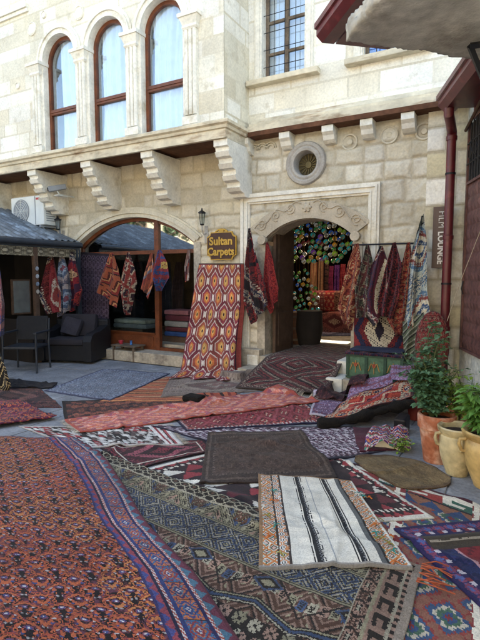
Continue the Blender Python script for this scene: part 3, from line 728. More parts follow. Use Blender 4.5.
def hang(name,label,Lp,Rp,Y,img,rot=0.,psc=1.,cat='rug',group=None,folds=3,amp=.05,seed=0,res=.012,dY=None,pu=(0,1),pv=(0,1),parent=None,thick=.006,twist=0,X=None):
    """Lp,Rp: the left and right edge of a hanging cloth as points seen on the vertical plane it hangs in"""
    f=(lambda p:aX(p[0],p[1],X)) if X is not None else (lambda p:aY(p[0],p[1],Y))
    Lw=[f(p) for p in Lp]; Rw=[f(p) for p in Rp]
    def rs(W,n):
        a=np.array(W); d=np.r_[0,np.cumsum(np.linalg.norm(np.diff(a,axis=0),axis=1))]; t=np.linspace(0,d[-1],n); return np.stack([np.interp(t,d,a[:,k]) for k in range(3)],1),d[-1]
    _,l1=rs(Lw,3); _,l2=rs(Rw,3); nv=max(8,int(max(l1,l2)/res)); 
    LL,_=rs(Lw,nv+1); RR,_=rs(Rw,nv+1)
    wmax=np.max(np.linalg.norm(LL-RR,axis=1)); nu=max(8,int(wmax*1.35/res))
    s=np.linspace(0,1,nu+1); t=np.linspace(0,1,nv+1)[:,None]
    P=LL[:,None,:]*(1-s[None,:,None])+RR[:,None,:]*s[None,:,None]
    r=random.Random(seed); ph=r.uniform(0,6); 
    env=amp*(.35+.65*np.minimum(1,t*1.8))
    fold=np.sin(s[None,:]*folds*2*math.pi+ph+t*r.uniform(-1.5,1.5))+.45*np.sin(s[None,:]*folds*4.3*math.pi+ph*2+t*2)
    n=np.array([1,0,0]) if X is not None else np.array([0,-1,0])
    P=P+n[None,None,:]*(env*(fold+1.2))[...,None]
    if dY is not None: P=P+n[None,None,:]*dY(s[None,:]+0*t,t+0*s[None,:])[...,None]
    tang=np.array([0,1,0]) if X is not None else np.array([1,0,0])
    P=P+tang[None,None,:]*(env*.5*np.cos(s[None,:]*folds*2*math.pi+ph)*np.sin(s[None,:]*math.pi))[...,None]
    uc=(s[:-1]+s[1:])/2; vc=((t[:-1]+t[1:])/2)[:,0]; wv=np.linalg.norm(LL-RR,axis=1)[:-1]/wmax
    a=(uc[None,:]-.5)*(.45+.55*wv[:,None])*wmax*1.35*psc; b_=vc[:,None]*max(l1,l2)*psc+0*a
    c_,s_=math.cos(rot),math.sin(rot); h,w=img.shape[:2]; KN=110  # knots per metre on hanging cloth
    U=(a*c_-b_*s_)*KN+w/2*(pu[0]+pu[1]); V=(a*s_+b_*c_)*KN+h*pv[0]
    C=img[np.mod(V.astype(int),h),np.mod(U.astype(int),w)]
    o=cloth(name,P,C,parent,thick,down=False)
    if parent is None: tag(o,label,cat,group)
    return o

# ================================================================== GROUND, STEPS
def sheet(name,x0,x1,y0,y1,z,m,kind='structure',n=1):
    b=mb(); b.add([(x0,y0,z),(x1,y0,z),(x1,y1,z),(x0,y1,z)],[[0,1,2,3]]); o=b.build(name,m,fixn=False); o['kind']=kind; return o
sheet('ground',-80,80,-80,80,-.012,PAVE)
pv=mb(); random.seed(5)
y=2.2
while y<FY-.3:
    x=-9.5+random.uniform(-.4,0); hgt=random.uniform(.42,.6)
    while x<.9:
        w=random.uniform(.5,.95); pv.box(x+.006,x+w-.006,y+.006,y+hgt-.006,-.05,random.uniform(-.004,.001),.006); x+=w
    y+=hgt
o=pv.build('pavement',PAVE); o['kind']='structure'
b=mb(); b.box(-9,-1.6,7.42,19,-.05,.3); o=b.build('passage_floor',CREAMST); o['kind']='structure'
# entrance steps (under the entrance rug) and the step blocks that show on both sides
st=thing('entrance_steps','worn cream stone steps up to the carpet shop doorway','steps',(-2.9,6.9,0))
def hb(b,*a,**k): b.box(*a,**k); hbox(a[0],a[1],a[2],a[3],a[5])
b=mb(); hb(b,-3.75,-1.95,6.55,7.42,0,.17,bev=.012); b.build('step',CREAMST,st)
b=mb(); hb(b,-3.72,-1.97,6.95,7.42,.172,.32,bev=.012); b.build('step',CREAMST,st)
hbox(-9,-1.6,7.4,9.6,.3)
# step side blocks beside the entrance rug
for (x0,x1,y0,y1,z1,lab) in ((-3.86,-3.60,6.38,6.9,.13,'lower pale stone block left of the entrance rug'),(-3.78,-3.58,6.92,7.38,.33,'upper pale stone block against the left door jamb'),
                         (-2.26,-2.02,6.44,6.86,.19,'lower white stone block between the entrance rug and the green chest'),(-2.24,-2.05,6.87,7.36,.37,'upper white stone block beside the right door jamb')):
    b=mb(); b.box(x0,x1,y0,y1,-.02,z1,.015); tag(b.build('stone_block',CARVW),lab,'stone block','stone blocks beside the doorway steps'); hbox(x0,x1,y0,y1,z1)
# platform that carries the chest and a low block under the red rug
b=mb(); b.box(-2.0,-.68,6.40,7.06,-.02,.2,.015); tag(b.build('stone_platform',CREAMST),'low stone platform under the green painted chest','platform'); hbox(-2.0,-.68,6.40,7.06,.2)
# ================================================================== GROUND RUGS (lowest first)
GG='rugs spread over the street'
def gz(*p,z=0.): return [aZ(x,y,z) for x,y in p]
def lat(W,L,p,**k): return f_diam(W,L,p,**k)
# big kilim bottom right
P_=PAL('2b3f78 8c2f2c 3d6247 c9bda4 27222b b0683c 6c3b52')
im=f_diam(330,430,PAL('762b2b 2f4468 3e5a48 a89e8a 334a6a 803430 7c5040'),cw=84,ch=60,step=3,seed=2)
im=border(im,[(5,'solid',PAL('4a2430')),(26,'hook',PAL('8a3330 d0c8b6 2f5a4c')),(4,'solid',PAL('22202a')),(20,'tri',PAL('2d4468 84563f'))])
v_,u_=np.mgrid[0:430,0:330]
for c0 in (90,205): 
    m=(abs(u_-c0)<10); t=((v_%20<7)|((abs(u_-c0+3)<4)))&m; im[m]=hx('7c2c2e'); im[t]=hx('cfc6b2')
ground_rug('kilim_rug','red blue and green hooked kilim under the cream fringe at bottom right',[(-1.15,4.0,0),(.45,3.45,0),(.35,1.2,0),(-.62,1.35,0)],worn(im,3),group=GG,res=.0075,seed=3)
# triangle rug
im=f_tri(190,150,PAL('2a2226 35282c 8a3038 b9b3a6 5b2b32 c9c3b4 2a2226'),tw=24,th=13,seed=5)
im=border(im,[(4,'solid',PAL('c9c3b4')),(6,'tri',PAL('2b2226 8a3036')),(3,'dots',PAL('c4bcac 2b2226'))])
ground_rug('kilim_rug','kilim of red black and white triangle rows around the plain dark rug',[aZ(128,474),aZ(300,432),aZ(434,520),aZ(270,530)],worn(im,5),group=GG,res=.012,seed=5)
# maroon rug with pale zigzag, left of it
im=f_field(150,90,PAL('4a2128 6e2a34 3a1c24 7b4048'),seed=9,tw=14,mcols=PAL('6b2a35 2c1b21 8a4450 3a2026'))
im=border(im,[(4,'solid',PAL('2a1a1e')),(9,'zig',PAL('4a2128 7b3038 2a1a1e')),(2,'solid',PAL('b9b0a0'))])
ground_rug('wool_rug','worn maroon rug with a dark border left of the triangle kilim',[aZ(98,446),aZ(204,440),aZ(212,452),aZ(128,472)],worn(im,6),group=GG,res=.013,seed=6)
# grey white kilim with red stripes at its end
im=f_tri(190,70,PAL('2a2527 a39f98 b9b5ae 8a2f35 2a2527 c8c4bc 5a4a48'),tw=12,th=8,seed=8)
im[:,-28:]=f_stripe(28,70,PAL('c9c3bc 8e2f38 c9c3bc 3a2a2c 9a3a40'),(5,4,4,2,4))
im=border(im,[(3,'solid',PAL('a7a099'))])
ground_rug('kilim_rug','grey and white flatweave with a red striped end beside the pink runner',[aZ(18,427),aZ(168,425),aZ(184,446),aZ(78,449)],worn(im,7),group=GG,res=.012,seed=7,fr=('right',))
# speckled purple white rug
im=f_tiles(230,110,PAL('3a2a38 b5aab4 6d4a5e 4a3248 c4bcc0'),12,12,21,2)
im=border(im,[(4,'solid',PAL('2c2a3a')),(7,'zig',PAL('4a2c3c b0a4ac 3a2a38'))])
ground_rug('wool_rug','purple and white speckled rug behind the plain dark rug',[aZ(150,427),aZ(352,427),aZ(386,451),aZ(300,468)],worn(im,8),group=GG,res=.012,seed=8)
im=f_plain(70,60,PAL('4e2030'),seed=4)
ground_rug('wool_rug','plain maroon rug end in front of the black edge of the red rug',[aZ(352,428),aZ(392,428),aZ(396,450),aZ(360,453)],worn(im,9),group=GG,res=.015,seed=9)
# maroon with cream lozenges (under pink runner)
im=f_diam(210,60,PAL('7a2630 b3a58a 8c2e34 40202a 7a2630 93404a'),cw=26,ch=30,step=2,hook=True,seed=4)
im=border(im,[(3,'solid',PAL('27263e')),(3,'dots',PAL('b8aea8 7a2832')),(5,'zig',PAL('7a2830 42202c 9d4a40'))])
ground_rug('kilim_rug','crimson rug with cream lozenges and navy edge beneath the pink runner',[aZ(176,420),aZ(300,398),aZ(330,423),aZ(186,432)],worn(im,10),group=GG,res=.012,seed=10)
# dark rug behind the pink runner
im=f_tiles(200,60,PAL('2b2022 6b2f2c 3b2a2c 54352e 8a4a36'),14,14,31,2)
im=border(im,[(4,'solid',PAL('201a1c')),(6,'dots',PAL('4a2a2a 2a2022 6b3a30'))])
ground_rug('wool_rug','dark brown and rust rug behind the left half of the pink runner',[aZ(62,402),aZ(206,395),aZ(214,403),aZ(66,421)],worn(im,11),group=GG,res=.013,seed=11)
# orange striped
im=f_stripe(150,90,PAL('a5502e 6b3a2a b87a4c 3a2a26 a5502e 8c4a3c c09468 7c4430'),(5,2,3,2,6,3,2,4),along='u')
im=im*.8+.2*f_tiles(150,90,PAL('a5502e 7b4a30 b88a5c 51302a'),9,7,5,2)
ground_rug('kilim_rug','orange and brown striped flatweave between the blue grey rug and the brown rug',[aZ(166,377),aZ(246,381),aZ(212,402),aZ(100,402)],worn(im,12),group=GG,res=.013,seed=12)
# taupe rug with medallions in front of the tall hanging rug
im=f_field(190,70,PAL('7c6a60 695850 8a7869 59473f'),seed=12,tw=12,mcols=PAL('7e5a52 8f8272 6c4a46 5a463f 8c7c6c'),scale=.8)
im=border(im,[(4,'solid',PAL('6b5c52')),(6,'zig',PAL('857466 5f4d46 7a665a'))])
ground_rug('wool_rug','faded taupe rug with a rose medallion below the tall hexagon rug',[aZ(170,378),aZ(270,381),aZ(266,391),aZ(160,399)],worn(im,13,fade=.2),group=GG,res=.013,seed=13)
im=f_stripe(60,30,PAL('a84a30 33201f b8603a 7c2c28'),(9,4,7,5))
ground_rug('kilim_rug','small orange flatweave corner showing beyond the pink runner',[aZ(196,396),aZ(236,393),aZ(240,400),aZ(206,404)],worn(im,14),group=GG,res=.02,seed=14)
b=mb(); q=aZ(194,400,.02); b.box(q.x-.13,q.x+.13,q.y-.10,q.y+.10,.0,.09,.04); tag(b.build('folded_cloth',BLACKF),'small black folded cloth among the rugs behind the pink runner','cloth')
# blue grey rug on the patio
im=f_tiles(150,190,PAL('5c6472 6f7a8a 4a4f60 7f8894 66606c'),10,10,41,3)
im=border(im,[(4,'solid',PAL('3f4258')),(9,'zig',PAL('6c7686 4c5266 80889a'))])
ground_rug('wool_rug','faded blue grey rug lying on the patio in front of the armchair',[aZ(104,369),aZ(170,374),aZ(110,402),aZ(44,391)],worn(im,15),group=GG,res=.014,seed=15)
# entrance rug up the steps
im=f_diam(220,480,PAL('3f3330 7c6e62 5a2c2c 6a3032 2a2425 857868 4c302e 7a3234 2e2626 6a3034'),cw=220,ch=140,step=2,hook=True,seed=6,thick=1.25,stag=False)
v_,u_=np.mgrid[0:480,0:220]; m=(((v_//3+u_//3)%4)<1); im[m]=im[m]*.6; m=(((v_//2)%5==0)&((u_//5)%2==0)); im[m]=im[m]*1.25
im=border(im,[(5,'solid',PAL('463a36')),(9,'zig',PAL('3c302e 857868 54302f'))])
ground_rug('kilim_rug','brown and grey diamond kilim running up the steps into the shop doorway',[(-3.42,8.9,.3),(-2.25,8.8,.3),(-2.12,6.05,0),(-3.42,5.92,0)],worn(im,16,amt=.3),group=GG,res=.0105,seed=16,zf=lambda X,Y,Z: np.interp(Y,[5.9,6.5,6.9,7.1,9],[.02,.195,.34,.35,.32])+.02*np.sin(X*7+Y*5)*np.clip((Y-5.9)*3,0,1)*np.clip((7.3-Y)*2,0,1)+.02*np.clip(fbm(*X.shape,22,5,3)-.5,0,1))
# right mound rugs
im=f_tiles(110,90,PAL('6a5474 8f7a9a 7a3a4c 54405e b09ab0'),12,12,51,2)
im=border(im,[(4,'solid',PAL('b5a9b4')),(6,'dots',PAL('7a4258 5e4868'))])
ground_rug('kilim_rug','lilac patterned kilim lying at the foot of the green chest',[(-2.28,6.05,0),(-1.62,6.35,0),(-1.45,5.3,0),(-1.98,5.12,0)],worn(im,17),group=GG,res=.013,seed=17,wr=.02,lift=.012)
im=f_tiles(90,60,PAL('7a6484 a08aaa 84404e 5e4868'),12,12,55,2)
def planar(cs,bump=.02,up=.0):
    zz=[c.z for c in cs]
    def f(X,Y,Z):
        nv,nu=X.shape; u=np.linspace(0,1,nu)[None,:]; v=np.linspace(0,1,nv)[:,None]
        return (zz[0]*(1-u)+zz[1]*u)*(1-v)+(zz[3]*(1-u)+zz[2]*u)*v+bump*np.sin(u*7+v*4)*np.sin(v*6+u)+up
    return f
cs=[aZ(353,382,.24),aZ(393,372,.38),aZ(392,393,.28),aZ(344,406,.05)]
ground_rug('kilim_rug','lilac and rose kilim folded over the step in front of the chest',cs,worn(im,18),group=GG,res=.012,seed=18,zf=planar(cs,.02))
cs=[aZ(391,364,.44),aZ(414,363,.48),aZ(415,380,.44),aZ(391,379,.38)]
ground_rug('kilim_rug','small lilac kilim corner resting above the crimson rug beside the chest',cs,worn(im[::-1],88),group=GG,res=.012,seed=88,zf=planar(cs,.012))
im=f_tiles(80,30,PAL('2b2024 4a2a2c 38242a 5e3a38'),12,12,61,2)
ground_rug('wool_rug','dark brown crumpled rug between the white step block and the lilac kilim',[(-2.15,6.30,0),(-1.60,6.42,0),(-1.58,5.98,0),(-2.22,5.86,0)],worn(im,19),group=GG,res=.013,seed=19,wr=.075,lift=.02)
im=f_field(150,120,PAL('8c2a28 b84a34 6a2224 9c3430'),seed=14,tw=12,mcols=PAL('b8642e 8c2a2c 3a2030 9c2f2a b8a88a 7a2028 b8442e 9c3a2c'),scale=1.05,cross=True)
im=border(im,[(5,'solid',PAL('3a2024')),(14,'hexm',PAL('6a2426 a89a80 b8633c 35304a c0b294')),(3,'dots',PAL('b8a890 4a2024'))])
cA,cB,cC,cD=aZ(342,404,.10),aZ(415,373,.44),aZ(414,397,.28),aZ(318,423,.04)
cz=np.array([cA.z,cB.z,cC.z,cD.z])
def zred(X,Y,Z):
    nv,nu=X.shape; u=np.linspace(0,1,nu)[None,:]; v=np.linspace(0,1,nv)[:,None]
    z=(cz[0]*(1-u)+cz[1]*u)*(1-v)+(cz[3]*(1-u)+cz[2]*u)*v
    return z+.03*np.sin(u*8+v*3)*np.sin(u*math.pi)+.02*np.sin(v*9+u*4)+.012
rr=ground_rug('wool_rug','crimson rug with cream edged cross medallion draped in a slope in front of the chest',[cA,cB,cC,cD],worn(im,20),group=GG,res=.011,seed=20,zf=zred)
# shaggy black turned edge of that rug
b=mb(); pts=[]
for i in range(26):
    t=i/25; p=cD.lerp(cC,t); pts.append((p.x+.015,p.y-.05-.02*math.sin(t*7),max(.05,p.z-.045)))
b.tube(pts,lambda t:.05+.018*math.sin(t*17)+.01*math.sin(t*41),14)
b.build('shaggy_edge',BLACKF,rr,smooth=True)
# pink orange runner
im=f_diam(240,64,PAL('c0604c d08a78 d06e3c 9a4a58 d0a094 bc4c3c 8a4a60'),cw=60,ch=44,step=2,hook=True,seed=7,stag=False)
t_=f_tiles(240,64,PAL('c46650 d08e74 b04c42 9a5468 d08444'),12,12,71,2); im=im*.55+t_*.45
im=border(im,[(3,'solid',PAL('a0483c')),(5,'dots',PAL('c08a78 a8543c 8a4a58'))])
ground_rug('runner_rug','long pink and orange kilim runner with cream fringe crossing toward the doorway',[aZ(64,418,.04),aZ(278,388,.04),aZ(320,400,.04),aZ(80,431,.04)],worn(im,21),group=GG,res=.012,seed=21,fr=('left','right'),left=[],wr=.02,lift=.014,top=())
# left dark rugs
im=f_field(140,100,PAL('35262a 5a3432 2a2024 6b4038'),seed=16,tw=12,mcols=PAL('4a2c2c 2a2024 6a4640 38282c'))
ground_rug('wool_rug','dark brown rug at the left edge behind the purple red rug',[aZ(-30,386),aZ(38,387),aZ(62,408),aZ(-30,408)],worn(im,22),group=GG,res=.014,seed=22,wr=.03)
im=f_tiles(150,80,PAL('5a1f38 8a2f30 32283c a0502e 4a2a58'),13,13,81,2)
ground_rug('wool_rug','purple and crimson rug piled at the left edge of the street',[aZ(-40,404),aZ(18,403),aZ(57,420),aZ(-30,434)],worn(im,23),group=GG,res=.013,seed=23,wr=.06,lift=.03)
im=f_plain(60,20,PAL('1d1b20'))
ground_rug('black_cloth','black crumpled cloth lying on the patio beside the dark chair',[aZ(-10,377),aZ(58,384),aZ(52,389),aZ(-10,389)],worn(im,24),res=.02,seed=24,wr=.05,cat='cloth')
# navy prayer rug right
W_,L_=200,200
im=f_tiles(W_,L_,PAL('1f2a55 24325f 2b2a50 1a2348'),26,26,91,2); v_,u_=np.mgrid[0:L_,0:W_]
hexd=np.maximum(abs(u_-100)/66,(abs(u_-100)*.6+abs(v_-96)*.75)/80); im[hexd<1]=hx('7a1f28'); im[(hexd<1)&(hexd>.95)]=hx('b0848a'); im[(hexd<.5)]=hx('26366a'); im[(hexd<.5)&(hexd>.45)]=hx('2f6a50')
im[(hexd<.9)&(((u_//5+v_//4)%7==0))]=hx('5a1a26'); im[(hexd<.26)]=hx('8a2a2c')
im=border(im,[(4,'solid',PAL('2b2450')),(9,'tile',PAL('2b2a58 7c3a58 4a5a94')),(5,'dots',PAL('b8b0b8 2b2450 7a2a34')),(3,'solid',PAL('1c2148'))])
im[22:44,14:-16]=hx('3c332e'); im[24:42,16:-18]=(hx('4a4238')*.7); im[32:34,18:-20]=hx('8a8070')
ground_rug('prayer_rug','navy blue rug with crimson hexagon medallion at the right edge of the street',[(-.60,3.03,0),(.35,3.80,0),(1.15,2.9,0),(.30,2.1,0)],worn(im,25),group=GG,res=.0075,seed=25,lift=.012)
# central soumak rug
W_,L_=600,370   # u along the long side, v toward the camera
v_,u_=np.mgrid[0:L_,0:W_]
dk,ol,bl,pk,br,cr=[hx(c) for c in ('241f1c','80795f','33415a','876a5a','4c352a','a39a82')]
im=np.zeros((L_,W_,3)); im[:]=dk
def comb(v0,v1,flip):
    P=40; h=v1-v0; q=(v_-v0) if not flip else (v1-1-v_); m=(v_>=v0)&(v_<v1)
    tri=abs((u_%(2*P))-P); s=(q+tri*.9).astype(int)
    im[m]=dk; r_=(s//2)%2==0; im[m&r_]=ol*.8
    for k,cc in ((0,pk),(1,bl),(2,ol)):
        mm=m&((s//14)%3==k)&((s%14)>=3)&((s%14)<11)&((u_//5)%3!=0); im[mm]=cc
        mm=m&((s//14)%3==k)&((s%14)>=5)&((s%14)<9)&((u_//5)%3==1); im[mm]=dk
    im[m&((s%28)<2)]=cr*.7
    sm=m&(tri<11)&(q<h*.6)&(((u_//3+v_//3)%3)>0); im[sm]=br
comb(22,48,False)
d=f_diam(W_,L_,np.array([cr*.7,bl,dk,ol*.9,bl*.8,dk,bl,ol,dk,bl]),cw=46,ch=40,step=1,hook=True,seed=3,thick=1.25,stag=False)
m=(v_>=53)&(v_<93); im[m]=d[m]
t=f_tiles(W_,L_,np.array([dk,br,pk,dk,cr*.75]),19,17,101,2)
# rosettes on brown black
def rosette(v0,v1,P=19,Q=17):
    m=(v_>=v0)&(v_<v1); r_=(v_-v0)//Q; x=(u_+(r_%2)*(P//2))%P-P/2; y=(v_-v0)%Q-Q/2; rr=np.sqrt((x*.9)**2+y*y); th=np.arctan2(y,x*.9); k=((u_//P+r_)%3)
    im[m]=dk; pet=m&(rr<7)&(rr>1.6)&(abs(np.sin(th*4))>.35); im[pet&(k==0)]=cr*.8; im[pet&(k==1)]=pk; im[pet&(k==2)]=ol*.8
def eboxes(v0,v1):
    m=(v_>=v0)&(v_<v1); im[m]=br*.95; g_=m&(((v_+abs(u_%50-25))//3)%3==0); im[g_]=pk*.8; g_=m&(((v_+abs(u_%50-25))//3)%9==1); im[g_]=dk; g_=m&(((v_+abs(u_%50-25))//3)%9==4)&((u_//4)%2==0); im[g_]=ol; tri=abs(u_%100-50)*.22; y=v_-v0-tri-2; cx=u_%12; k=(u_//12)%4
    bx=m&(y>=0)&(y<14)&(cx<10); cc=np.array([ol,bl*1.2,cr*.8,pk*1.1])[k]
    o_=bx&((cx<2)|(cx>=8)|(y<2)|(y>=12)|((y.astype(int)%3)<1)); im[o_]=cc[o_]; i_=bx&~o_; im[i_]=dk
    dm=m&((abs(u_%100-50)*.8+abs(v_-v0-9)*1.5)<17); im[dm]=bl; dm=m&((abs(u_%100-50)*.8+abs(v_-v0-9)*1.5)<13); im[dm]=dk; dm=m&((abs(u_%100-50)*.8+abs(v_-v0-9)*1.5)<8); im[dm]=ol
    dm=m&(abs(abs(u_%100-50)-(v_-v0)*1.1-12)<1.6); im[dm]=dk
def chev(v0,amp):
    y=v_-(v0+abs(u_%100-50)*amp/50)
    for k,cc in enumerate((dk,ol,dk,bl,bl,dk,cr*.8,dk)): m=(y>=k*1.5)&(y<(k+1)*1.5); im[m]=cc
rosette(150,222)
eboxes(98,152); chev(128,14)
y=v_-(128+abs(u_%100-50)*.28)-12; 
rosette(296,370); eboxes(226,292); chev(276,12)
for a0_,c0_ in ((48,53),(93,98),(222,226),(292,296)): m=(v_>=a0_)&(v_<c0_); im[m]=ol*.8; m=m&((v_-a0_)%3==1); im[m]=dk
m=v_<20; im[m]=dk; x=abs(u_%20-10); y=abs(v_%10-5)*1.7; hd=np.maximum(y,x*.7+y*.5); im[m&(hd<8.0)]=cr*.9; im[m&(hd<6)]=dk; im[m&(x+y<4)&(v_<10)]=br*1.3; m=(v_>=19)&(v_<22); im[m]=cr*.8
q=W_-1-u_; m=q<56; im[m]=dk; P=22
k=(q>=17)&(q<36); s=v_%P; im[k]=pk*.85; hk=k&(((q<22)&(s<15))|((s<6)&(q<33))|((q>27)&(q<32)&(s<17))); im[hk]=dk
im[(q>=36)&(q<39)]=ol; im[(q>=14)&(q<17)]=cr*.7; k=(q>=9)&(q<14); im[k]=dk; im[k&((v_//4)%2==0)]=pk; k=(q>=39)&(q<54); im[k]=t[k]; im[(q>=54)&(q<56)]=cr*.7
im[(q<9)]=hx('85786a')
r2=ground_rug('wool_rug','large olive and blue geometric rug with comb motifs in the middle of the foreground',[aZ(99,450,.03),aZ(424,566,.03),(-.33,.55,0),(-2.9,.75,0)],worn(im,26,jit=.2,amt=.3),group=GG,res=.0062,seed=26,lift=.012,jt=.4)
b=mb(); rnd=random.Random(4); a=aZ(424,571)
for i in range(13):
    t=rnd.random(); p=Vector((a.x-.01,a.y-t*.20,.045)); e=p+Vector((rnd.uniform(.08,.20),rnd.uniform(-.08,.08),-.012)); mmm=(p+e)/2+Vector((0,rnd.uniform(-.03,.03),.012))
    b.tube([p,mmm,e],.0035,5)
b.build('orange_tassels',FRORG,r2)
# the big orange and blue rug at left
W_,L_=420,720
v_,u_=np.mgrid[0:L_,0:W_].astype(float)
bg,org,dkr,wht,blu,pur,red_,gold=[hx(c) for c in ('3f2126','9c4c28','181316','a8a09e','333f6c','5c3242','8a3828','b88038')]
im=np.zeros((L_,W_,3)); im[:]=bg
nz_=fbm(L_,W_,5,5,2); n2_=fbm(L_,W_,90,6,3)
im[nz_>.60]=pur*.8; im[nz_<.43]=dkr; m=(fbm(L_,W_,4,177,2)>.68); im[m]=org*.6; 
wx=(fbm(L_,W_,14,66,2)-.5)*5; wy=(fbm(L_,W_,14,67,2)-.5)*5
cw,ch=36,32
orow=(np.where(n2_[...,None]>.5,org*.95,gold*.35+org*.6))
def put(m,c): im[m]=c[m] if getattr(c,'ndim',1)==3 else c
for o in (0,1):
    X=u_+wx-o*cw/2; Y=v_+wy-o*ch/2
    x=(X%cw-cw/2)*1.22; y=(Y%ch-ch/2)*1.22; ax=abs(x)
    put((abs(y+7-ax*ax*.036+1.2*np.sin(ax*1.1))<2.0)&(ax<17),orow)
    put((abs(y+11-ax*ax*.03)<.8)&(ax<15),red_)
    put((abs(y-12+ax*.9)<3.0)&(ax<9)&(ax>0),orow)
    put((abs(y-5+ax*.4)<1.0)&(ax>5)&(ax<16),red_)
    put((abs(y+13-ax*.3)<1.0)&(ax>7)&(ax<20)&((x.astype(int)//2)%2==0),orow)
    put(((abs(ax-15)/3.2)**2+((y-5)/2.4)**2<1),orow); put(((abs(ax-15)/1.6)**2+((y-5)/1.2)**2<1),dkr)
    put(((x/6.5)**2+((y+.5)/4.4)**2<1),pur*1.25); put((((x/6.5)**2+((y+.5)/4.4)**2)<1)&(((x/5.3)**2+((y+.5)/3.4)**2)>1),dkr); put(((x/3.6)**2+((y+.5)/2.2)**2<1),blu)
    put(((x/2.0)**2+((y+.5)/1.1)**2<1),wht)
    put(((abs(ax-10)/1.9)**2+((y-1)/1.2)**2<1),wht*.75)
    put(((abs(ax-19)/1.6)**2+((y+4)/1.4)**2<1),wht*.6); put(((abs(ax-8)/2.4)**2+((y-9)/1.6)**2<1),blu*.9)
    if o==0: put((ax<2.7)&(y>3),dkr); put((abs(ax-(y-5)*.9)<1.8)&(y>5)&(y<16),dkr); put((abs(ax-6-(y+12)*.5)<1.0)&(y<-8),dkr)
q=W_-1-u_; s=v_*.8
SB=1.0
def bd(a,c,f):
    a,c=a*SB,c*SB; m=(q>=a)&(q<c); im[m]=f((q-a)/SB,s/SB)[m] if callable(f) else f
tr=lambda w,A,B:(lambda qq,ss:np.where((abs(ss%(2*w)-w)>qq*1.0)[...,None],A,B))
bar=lambda A,B:(lambda qq,ss:np.where((((ss+qq*1.5)//2.6)%2<1)[...,None],A,B))
bd(0,3,hx('502630')); bd(3,12,tr(8,hx('5c2c3c'),hx('3c5f72'))); bd(12,15,bar(wht,red_)); bd(15,19,hx('24264a'))
def mainb(qq,ss):
    P=24.; k=(ss//P).astype(int)%3; y=ss%P-P/2; x=qq-9.5; A=abs(x); B=abs(y)
    base=np.zeros(qq.shape+(3,)); 
    cb=np.array([hx('a05a30'),hx('31587a'),hx('99502e')])[k]; base[:]=cb
    c2=np.array([hx('2c3866'),hx('742c34'),hx('33294a')])[k]
    cg=np.array([hx('31587a'),hx('a05a30'),hx('3c5f72')])[k]
    dd=A+B*.9; def_=(dd<10.5)&(dd>8); base[def_]=c2[def_]; z=(dd<6.4)&(dd>5.2); base[z]=cg[z]; z=(dd<5.2); base[z]=c2[z]; base[dd<2.8]=wht*.9; base[dd<1.5]=blu
    h=(A>5)&(B>5)&((A+B)<18)&(((A.astype(int)//2+B.astype(int)//2)%2)==0); base[h]=c2[h]
    h=(abs(A-B)<1.0)&(dd>9)&(dd<17); base[h]=cg[h]
    base[B>11.3]=dkr
    return base
bd(19,38,mainb); bd(38,43,hx('27335f')); bd(43,46,bar(wht,red_)); bd(46,50,hx('1f1f36')); bd(50,57,tr(7,hx('7c3440'),hx('3a3f70'))); bd(57,60,hx('2a2a52'))
m=v_<8; im[m]=im[m]*.5+hx('4a4050')*.5
r1=ground_rug('wool_rug','very large orange and blue rug with palmette rows filling the lower left foreground',[(-5.62,2.38,0),aZ(78,435,.05),(-.42,1.38,0),(-2.3,.45,0)],worn(im,27,jit=.2,amt=.26),group=GG,res=.0058,seed=27,wr=.012,lift=.014,jt=.4,right=[aZ(108,460,.045),aZ(150,523,.045),aZ(193,568,.045),aZ(239,640,.045)])
# plain dark rug
im=f_plain(150,100,PAL('43352f 5a4840 362b28'),seed=11,mot=16)
im=border(im,[(4,'solid',PAL('382d29')),(3,'solid',PAL('54463e')),(5,'solid',PAL('3a2f2b')),(2,'dots',PAL('5a4c44 3a2f2b'))])
ground_rug('wool_rug','plain dark brown rug with faint border lines behind the white kilim',[aZ(209,430,.04),aZ(302,428,.04),aZ(337,474,.05),aZ(199,481,.05)],worn(im,28,jit=.3),group=GG,res=.010,seed=28,wr=.018,wob=.03)
# olive doormat
im=f_plain(110,60,PAL('6e5a3a 7c6a46 54432c'),seed=15,mot=20)
im=border(im,[(3,'solid',PAL('5c4730'))])
ground_rug('small_rug','mottled olive brown small rug with rounded corners below the potted plants',[aZ(346,457),aZ(400,455),aZ(460,484),aZ(406,495)],worn(im,29,amt=.4,jit=.25),group=GG,res=.010,seed=29,wr=.015,rnd=.2,left=[aZ(366,472)],right=[aZ(436,468)])
# white kilim (folded)
W_,L_=120,170
v_,u_=np.mgrid[0:L_,0:W_]
im=np.zeros((L_,W_,3)); im[:]=hx('cfcabc'); wh=hx('c6c7c2')
def vb(a,c,f): 
    m=(u_>=a)&(u_<c); im[m]=(f[m] if isinstance(f,np.ndarray) and f.ndim==3 else f)
dd=f_diam(W_,L_,PAL('b8672e c8c8c0 9c4a2c 3c6a5c c8c8c0 b87a3a'),cw=12,ch=12,step=1,hook=False,stag=True)
vb(0,3,hx('8a6a4a')); vb(3,16,dd); vb(16,18,hx('3a3230')); dz=f_diam(W_,L_,PAL('c8c8c2 5a5450 c8c8c2 b87a4a'),cw=8,ch=10,step=1,hook=False); vb(18,26,dz); vb(26,28,hx('3a3230'))
ch=np.where((((v_//2)+(u_//2))%2==0)[...,None],hx('1c1c20'),hx('6a6c70'))
for c0 in (46,80):
    vb(c0,c0+1,hx('2a2a2e')); vb(c0+2,c0+5,hx('24262a')); vb(c0+5,c0+7,ch); vb(c0+8,c0+9,hx('2a2a2e'))
vb(62,63,hx('9a9c9c')); vb(98,102,hx('5a5c5c')); vb(102,104,hx('2a2a2c')); vb(104,118,dd)
im[-2:]=hx('8a8680'); im[:2]=hx('8a6a4a')
